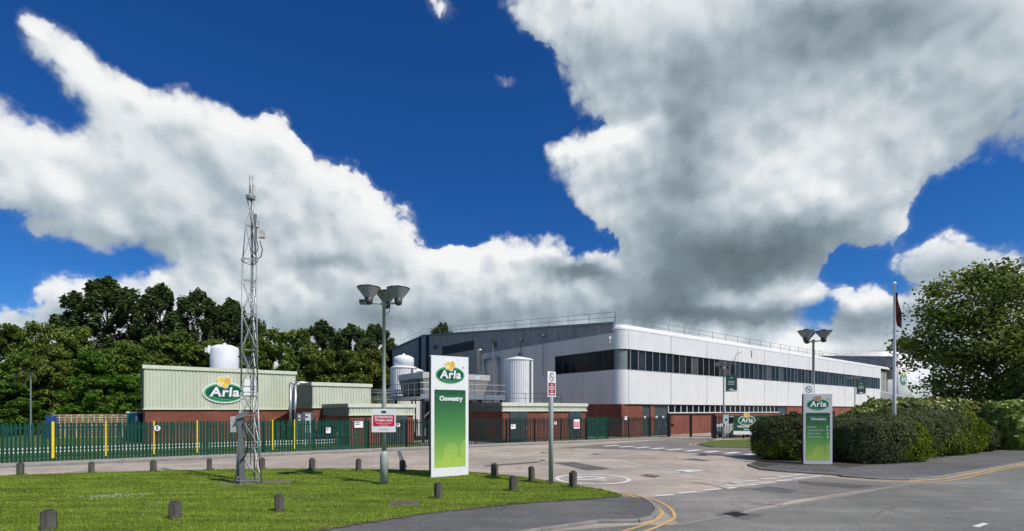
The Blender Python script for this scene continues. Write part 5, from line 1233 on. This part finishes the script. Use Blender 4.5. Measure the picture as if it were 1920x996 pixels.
# photograph column of the trunk, row of the top, distance, protos, native height, native width, width px, description
WOOD = [
 (205,512,82,POP[0],20,9.5,172,'poplar','tallest and widest dark poplar-like tree above the wood at left'),
 (305,528,84,POP[1],20,9.5,118,'poplar','tall dark tree second in the row above the ribbed building'),
 (367,538,86,POP[2],20,9.5,112,'poplar','tall dark tree third in the row, pointed, above the wall sign'),
 (430,554,88,POP[0],20,9.5,118,'poplar','tall dark tree fourth in the row, just left of the mast'),
 (478,590,88,POP[1],20,9.5,80,'poplar','dark tree crown seen through the lattice mast'),
 (605,598,98,POP[2],20,9.5,110,'poplar','dark tree rising above the annexe, left of the lamp bowls'),
 (655,603,96,POP[0],20,9.5,105,'poplar','dark tree between the annexe and the lamp bowls'),
 (703,604,100,POP[1],20,9.5,100,'poplar','dark tree directly behind the lawn lamp column'),
 (735,632,96,POP[2],20,9.5,62,'poplar','small dark tree against the left edge of the slate building'),
 (830,602,150,POP[1],20,9.5,74,'poplar','round dark treetop showing above the roof of the slate gable'),
 (12,604,62,BRO[0],12,9,120,'broad','broad green tree at the extreme left edge of the wood'),
 (75,598,64,AIR[0],13,7,90,'airy','airy olive birch second from the left edge'),
 (135,606,66,BRO[1],12,9,110,'broad','olive tree in front of the widest poplar, left side'),
 (40,655,55,AIR[1],13,7,85,'airy','pale-stemmed birch low at far left before the wood'),
 (100,640,56,BRO[1],12,9,95,'broad','low olive-brown tree above the pallet crates, left end'),
 (170,655,54,BRO[2],12,9,95,'broad','fresh green bushy tree above the pallet crates'),
 (232,636,58,BRO[0],12,9,110,'broad','green tree against the left wall of the large ribbed building'),
 (290,622,64,BRO[1],12,9,110,'broad','olive tree behind the left half of the ribbed roof'),
 (345,618,66,BRO[0],12,9,110,'broad','green tree just left of the white silo'),
 (400,632,68,BRO[1],12,9,100,'broad','olive tree directly behind the white silo'),
 (470,625,70,BRO[0],12,9,100,'broad','mid-green tree behind the right end of the ribbed roof'),
 (520,612,72,AIR[0],13,7,90,'airy','thin pale olive birch right of the mast above the ribbed roof'),
 (560,615,76,AIR[1],13,7,80,'airy','thin green birch between mast and annexe roof'),
 (600,650,68,BRO[1],12,9,100,'broad','olive tree behind the left of the annexe roof'),
 (655,655,70,BRO[0],12,9,100,'broad','green tree behind the right of the annexe roof'),
 (708,650,72,BRO[1],12,9,95,'broad','olive tree behind the lamp column and pipe runs'),
 (235,700,50,BRO[2],12,9,70,'broad','low bright bush-like tree beside the teal cabin'),
 (15,715,50,BRO[2],12,9,100,'broad','low fresh green tree at the left edge above the fence'),
]
for i, (px, ty, Y, me, H0_, W0_, wpx, kd, lab) in enumerate(WOOD):
    H = CAM_H+(HOR-ty)*Y/FPX; W = wpx*Y/FPX
    plant_tree('poplar_tree' if kd == 'poplar' else ('birch_tree' if kd == 'airy' else 'woodland_tree'), lab, AT(px, Y, -.05), me, i*1.7, (W/W0_, W/W0_, H/H0_*.945), GW)
# shrubby undergrowth along the wood edge
rg = np.random.default_rng(5); cc = []
for i in range(130):
    px = rg.uniform(-120, 760); Y = rg.uniform(56, 78) if px > 250 else rg.uniform(52, 74); p = AT(px, Y); h = rg.uniform(2.2, 5.5); k = 260
    g = rg.normal(size=(k, 3)); g /= np.linalg.norm(g, axis=1)[:, None]; g *= rg.random((k, 1))**.4
    cc.append(np.array([p.x, p.y, h*.45])+g*np.array([2.2, 2.2, h*.5]))
cc = np.concatenate(cc); cc = cc[cc[:, 2] > 0]
uo = stuff(obj('undergrowth', leaf_mesh('undergrowth', leaf_arrays(cc, .34*rg.uniform(.6, 1.4, len(cc)), rg), L_mid))); uo['label'] = 'dark shrubby undergrowth beneath the woodland trees'

# garden tree at right
tb, c, s, rg = grow(78, 13.2, 14.0, 'broad', 230, 27000, .19, .26, .17, 1.6, .75, .55)
gt_ = thing('garden_tree', 'spreading leafy green tree behind the hedges at right', 'tree', AT(1868, 38.5), R(200))
obj('trunk', tb.mesh('trunk', M_bark, True), gt_); obj('crown', leaf_mesh('crown', leaf_arrays(c, s, rg, 1.5), L_lime), gt_)
# hazy far trees behind the right end
for i, (px, ty, Y, W, lab) in enumerate(((1700,640,150,16,'distant tree beyond the right end of the white building'),(1990,560,60,14,'tree beyond the right edge, behind the hedge line'))):
    H = CAM_H+(HOR-ty)*Y/FPX; plant_tree('woodland_tree', lab, AT(px, Y), BRO[i], i, (W/9, W/9, H/12))

# clipped hedges: leaves lying over a rounded body, twiggy core inside
def hedge(label, loc, rotz, size, nleaf, lsize, lm, seed, pw=3.2, name='clipped_hedge', top=1.0, group=None, lm2=None, side=None):
    rg = np.random.default_rng(seed); sx, sy, sz = size
    t = thing(name, label, 'hedge', loc, rotz, group)
    def shape(d):      # superellipsoid radius along unit direction, with lumps
        a = np.abs(d)/np.array([sx/2, sy/2, sz*.56]); r = 1/((a**pw).sum(1))**(1/pw)
        q = d*r[:, None]; lump = np.array([mnoise.noise(Vector((x*.9+seed, y*.9, z*.9)))*.13+mnoise.noise(Vector((x*2.6, y*2.6+seed, z*2.6)))*.07 for x, y, z in q])
        return q*(1+lump)[:, None]
    d = rg.normal(size=(nleaf, 3)); d /= np.linalg.norm(d, axis=1)[:, None]
    # even out over the box-like surface
    d = d*np.array([sx, sy, sz]); d /= np.linalg.norm(d, axis=1)[:, None]
    q = shape(d); nr = d*np.array([1/sx, 1/sy, 1/sz]); nr /= np.linalg.norm(nr, axis=1)[:, None]
    dep = (rg.random(nleaf)**1.6)*.16; stray = rg.random(nleaf) < .035; dep = np.where(stray, -rg.random(nleaf)*.14, dep); q = q-nr*dep[:, None]+nr*rg.normal(size=(nleaf, 1))*.025; q[:, 2] += sz*.44
    keep = q[:, 2] > .03; q, nr = q[keep], nr[keep]; s = lsize*rg.uniform(.6, 1.4, len(q))
    if lm2 is None: obj('foliage', leaf_mesh('foliage', leaf_arrays(q, s, rg, 1.7, nrm=nr), lm), t)
    else:
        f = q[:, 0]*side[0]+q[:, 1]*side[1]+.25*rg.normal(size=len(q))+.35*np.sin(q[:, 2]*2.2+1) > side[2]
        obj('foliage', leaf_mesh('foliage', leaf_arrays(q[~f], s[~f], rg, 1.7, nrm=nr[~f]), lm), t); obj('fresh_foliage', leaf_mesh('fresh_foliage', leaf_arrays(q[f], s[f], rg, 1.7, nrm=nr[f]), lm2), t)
    bm = bmesh.new(); bmesh.ops.create_icosphere(bm, subdivisions=3, radius=1)
    dd = np.array([v.co[:] for v in bm.verts]); dd /= np.linalg.norm(dd, axis=1)[:, None]; qq = shape(dd)*.90; qq[:, 2] += sz*.44
    for v, p in zip(bm.verts, qq): v.co = Vector((p[0], p[1], max(p[2], .01)))
    bmobj('twig_core', bm, M_twig, t); return t
M_twig = mat('hedge_twigs', (.022, .022, .014), .95, .4, 14, bump=.8, bscale=30)
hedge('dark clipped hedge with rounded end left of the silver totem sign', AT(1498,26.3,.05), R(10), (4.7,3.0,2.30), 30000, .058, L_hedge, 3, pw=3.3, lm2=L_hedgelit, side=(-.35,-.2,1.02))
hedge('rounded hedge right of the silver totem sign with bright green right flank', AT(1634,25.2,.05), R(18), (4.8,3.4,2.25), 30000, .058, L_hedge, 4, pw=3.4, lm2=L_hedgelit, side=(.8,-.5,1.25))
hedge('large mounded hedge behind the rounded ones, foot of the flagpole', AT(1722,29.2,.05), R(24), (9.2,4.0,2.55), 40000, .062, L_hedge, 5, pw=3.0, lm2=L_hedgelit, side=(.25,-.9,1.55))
hedge('small grey-green mounded shrub at the right end of the clipped hedges', AT(1828,31.2,.05), R(10), (2.0,2.2,1.75), 9000, .066, L_hedge, 6, pw=2.2)
hedge('long glossy laurel hedge with pale leaf tips under the garden tree', AT(1790,35.6,.05), R(22), (21.0,2.6,3.25), 36000, .13, L_laurel, 8, pw=4.5, name='laurel_hedge')
hedge('tall laurel hedge block at the right edge of the view', AT(1925,34.0,.05), R(28), (8.5,3.0,3.1), 20000, .13, L_laurel, 9, pw=5, name='laurel_hedge')

# mown grass blades over the lawn (uncountable)
def inside(poly, X, Y):
    ins = np.zeros(X.shape, bool); n = len(poly)
    for i in range(n):
        x0, y0 = poly[i][0], poly[i][1]; x1, y1 = poly[(i+1) % n][0], poly[(i+1) % n][1]
        if y0 == y1: continue
        ins ^= ((y0 > Y) != (y1 > Y)) & (X < (x1-x0)*(Y-y0)/(y1-y0)+x0)
    return ins
rg = np.random.default_rng(21); NB = 330000
Yb = 10+12.5*rg.random(NB)**1.0; Xb = rg.uniform(-1.1, .45, NB)*Yb
k = inside(LAWN, Xb, Yb); Xb, Yb = Xb[k], Yb[k]
ex, ey, eh = [], [], []
re_ = random.Random(12)
for A, B_ in zip(LAWN[:22], LAWN[1:23]):                       # ragged turf edges
    for j in range(int((B_-A).length*260)):
        p = A.lerp(B_, re_.random()); q_ = re_.gauss(0, .045); ex.append(p.x-q_*.5); ey.append(p.y+q_*.86); eh.append(re_.uniform(.9, 1.9))
for (x, y, hp, w_) in BOL:                                     # longer tufts round the posts
    p = V(x, y, .07)
    for j in range(170): a_ = re_.uniform(0, 6.283); r_ = re_.uniform(.11, .20); ex.append(p.x+r_*math.cos(a_)); ey.append(p.y+r_*math.sin(a_)); eh.append(re_.uniform(1.2, 2.6))
nb0 = len(Xb); Xb = np.concatenate([Xb, ex]); Yb = np.concatenate([Yb, ey]); nb = len(Xb); hmul = np.concatenate([np.ones(nb0), eh])
patch = np.array([mnoise.noise(Vector((x*.5, y*1.1, 3))) for x, y in zip(Xb[::1], Yb[::1])])
hb_ = (.034+.016*patch)*rg.uniform(.6, 1.35, nb)*hmul; a = rg.uniform(0, 2*math.pi, nb); lean = rg.uniform(.1, .8, nb)*hb_; w = .006*(.8+Yb/16)
bx = np.stack([Xb, Yb, np.full(nb, .068)], 1); dirv = np.stack([np.cos(a), np.sin(a), np.zeros(nb)], 1); sid = np.stack([-np.sin(a), np.cos(a), np.zeros(nb)], 1)
tip = bx+dirv*lean[:, None]; tip[:, 2] += hb_
tv = np.stack([bx-sid*w[:, None], bx+sid*w[:, None], tip], 1).reshape(-1, 3)
me = bpy.data.meshes.new('lawn_grass'); me.vertices.add(nb*3); me.vertices.foreach_set('co', tv.astype(np.float32).ravel()); me.loops.add(nb*3); me.loops.foreach_set('vertex_index', np.arange(nb*3, dtype=np.int32))
me.polygons.add(nb); me.polygons.foreach_set('loop_start', np.arange(0, nb*3, 3, dtype=np.int32)); me.polygons.foreach_set('loop_total', np.full(nb, 3, np.int32)); me.materials.append(L_grass); me.update(calc_edges=True)
go_ = stuff(obj('lawn_grass', me)); go_['label'] = 'short mown grass blades covering the lawn'
# daisies
dz = MB()
def daisy(x, y, r, rr): 
    z = .07+rr.uniform(.03, .055); dz.add([(x+r*math.cos(t), y+r*math.sin(t), z+rr.uniform(-.004,.004)) for t in (2*math.pi*i/6 for i in range(6))], [tuple(range(6))])
rr = random.Random(9)
for (px, py, sx, sy, n) in ((213,931,.55,.35,110),(322,927,.25,.1,14),(302,946,.12,.2,10),(190,935,.3,.15,20)):
    c = V(px, py, .07)
    for i in range(n): daisy(c.x+rr.gauss(0, sx), c.y+rr.gauss(0, sy), .017, rr)
for i in range(90):
    Y = rr.uniform(11, 20); X = rr.uniform(-1, .1)*Y
    if inside(LAWN, np.array([X]), np.array([Y]))[0]: daisy(X, Y, .016, rr)
do = stuff(dz.build('daisies', L_daisy)); do['label'] = 'scattered white daisies in the lawn'
# gravel in front of the silver totem
gv = MB(); GP = [V(1425,879,.05),V(1480,884.5,.05),V(1570,890.5,.05),V(1590,880,.05),V(1560,874,.05),V(1450,872,.05)]
xs = [p.x for p in GP]; ys = [p.y for p in GP]
for i in range(3200):
    x, y = rr.uniform(min(xs), max(xs)), rr.uniform(min(ys), max(ys))
    if inside(GP, np.array([x]), np.array([y]))[0]:
        r = rr.uniform(.015, .04); v = [(x+r*math.cos(t)*rr.uniform(.6, 1.2), y+r*math.sin(t)*rr.uniform(.6, 1.2), .05) for t in (rr.uniform(0, .5)+2*math.pi*k/5 for k in range(5))]
        gv.add(v+[(x, y, .05+r*rr.uniform(.5, 1.1))], [(k, (k+1) % 5, 5) for k in range(5)])
gvo = stuff(gv.build('gravel', M_gravel)); gvo['label'] = 'loose grey gravel bed around the silver totem sign'

# weeds along the fence foot and the far kerb, fallen leaves under the hedges
rw = random.Random(31); wd = MB()
for i in range(2600):
    s_ = rw.uniform(-6, 44); o_ = rw.choice((-.04, -.04, -1.7, .1))+rw.gauss(0, .05)
    if mnoise.noise(Vector((s_*.6, o_*3, 2))) < -.05: continue
    p = FP(s_, o_, .085); h = rw.uniform(.04, .16); a = rw.uniform(0, 6.283); q = Vector((math.cos(a), math.sin(a), 0)); n = Vector((-q.y, q.x, 0))*.012
    wd.add([p-n, p+n, p+q*h*.5+Vector((0, 0, h))], [(0, 1, 2)])
wo = stuff(wd.build('kerb_weeds', L_grass)); wo['label'] = 'tufts of weeds along the foot of the fence'
lt = MB()
for i in range(900):
    px = rw.uniform(1425, 1915); base = np.interp(px, [1405,1500,1570,1715,1820,1920], [874,879,881,867,853,840]); p = V(px, base+rw.expovariate(.35)*.8, .06); r = rw.uniform(.012, .03); a = rw.uniform(0, 6.283)
    lt.add([(p.x+r*math.cos(a+k*1.57)*(1 if k % 2 else .55), p.y+r*math.sin(a+k*1.57)*(1 if k % 2 else .55), .064+rw.uniform(0, .008)) for k in range(4)], [(0, 1, 2, 3)])
lo_ = stuff(lt.build('leaf_litter', M_litter)); lo_['label'] = 'fallen brown leaves on the footway beside the hedges'
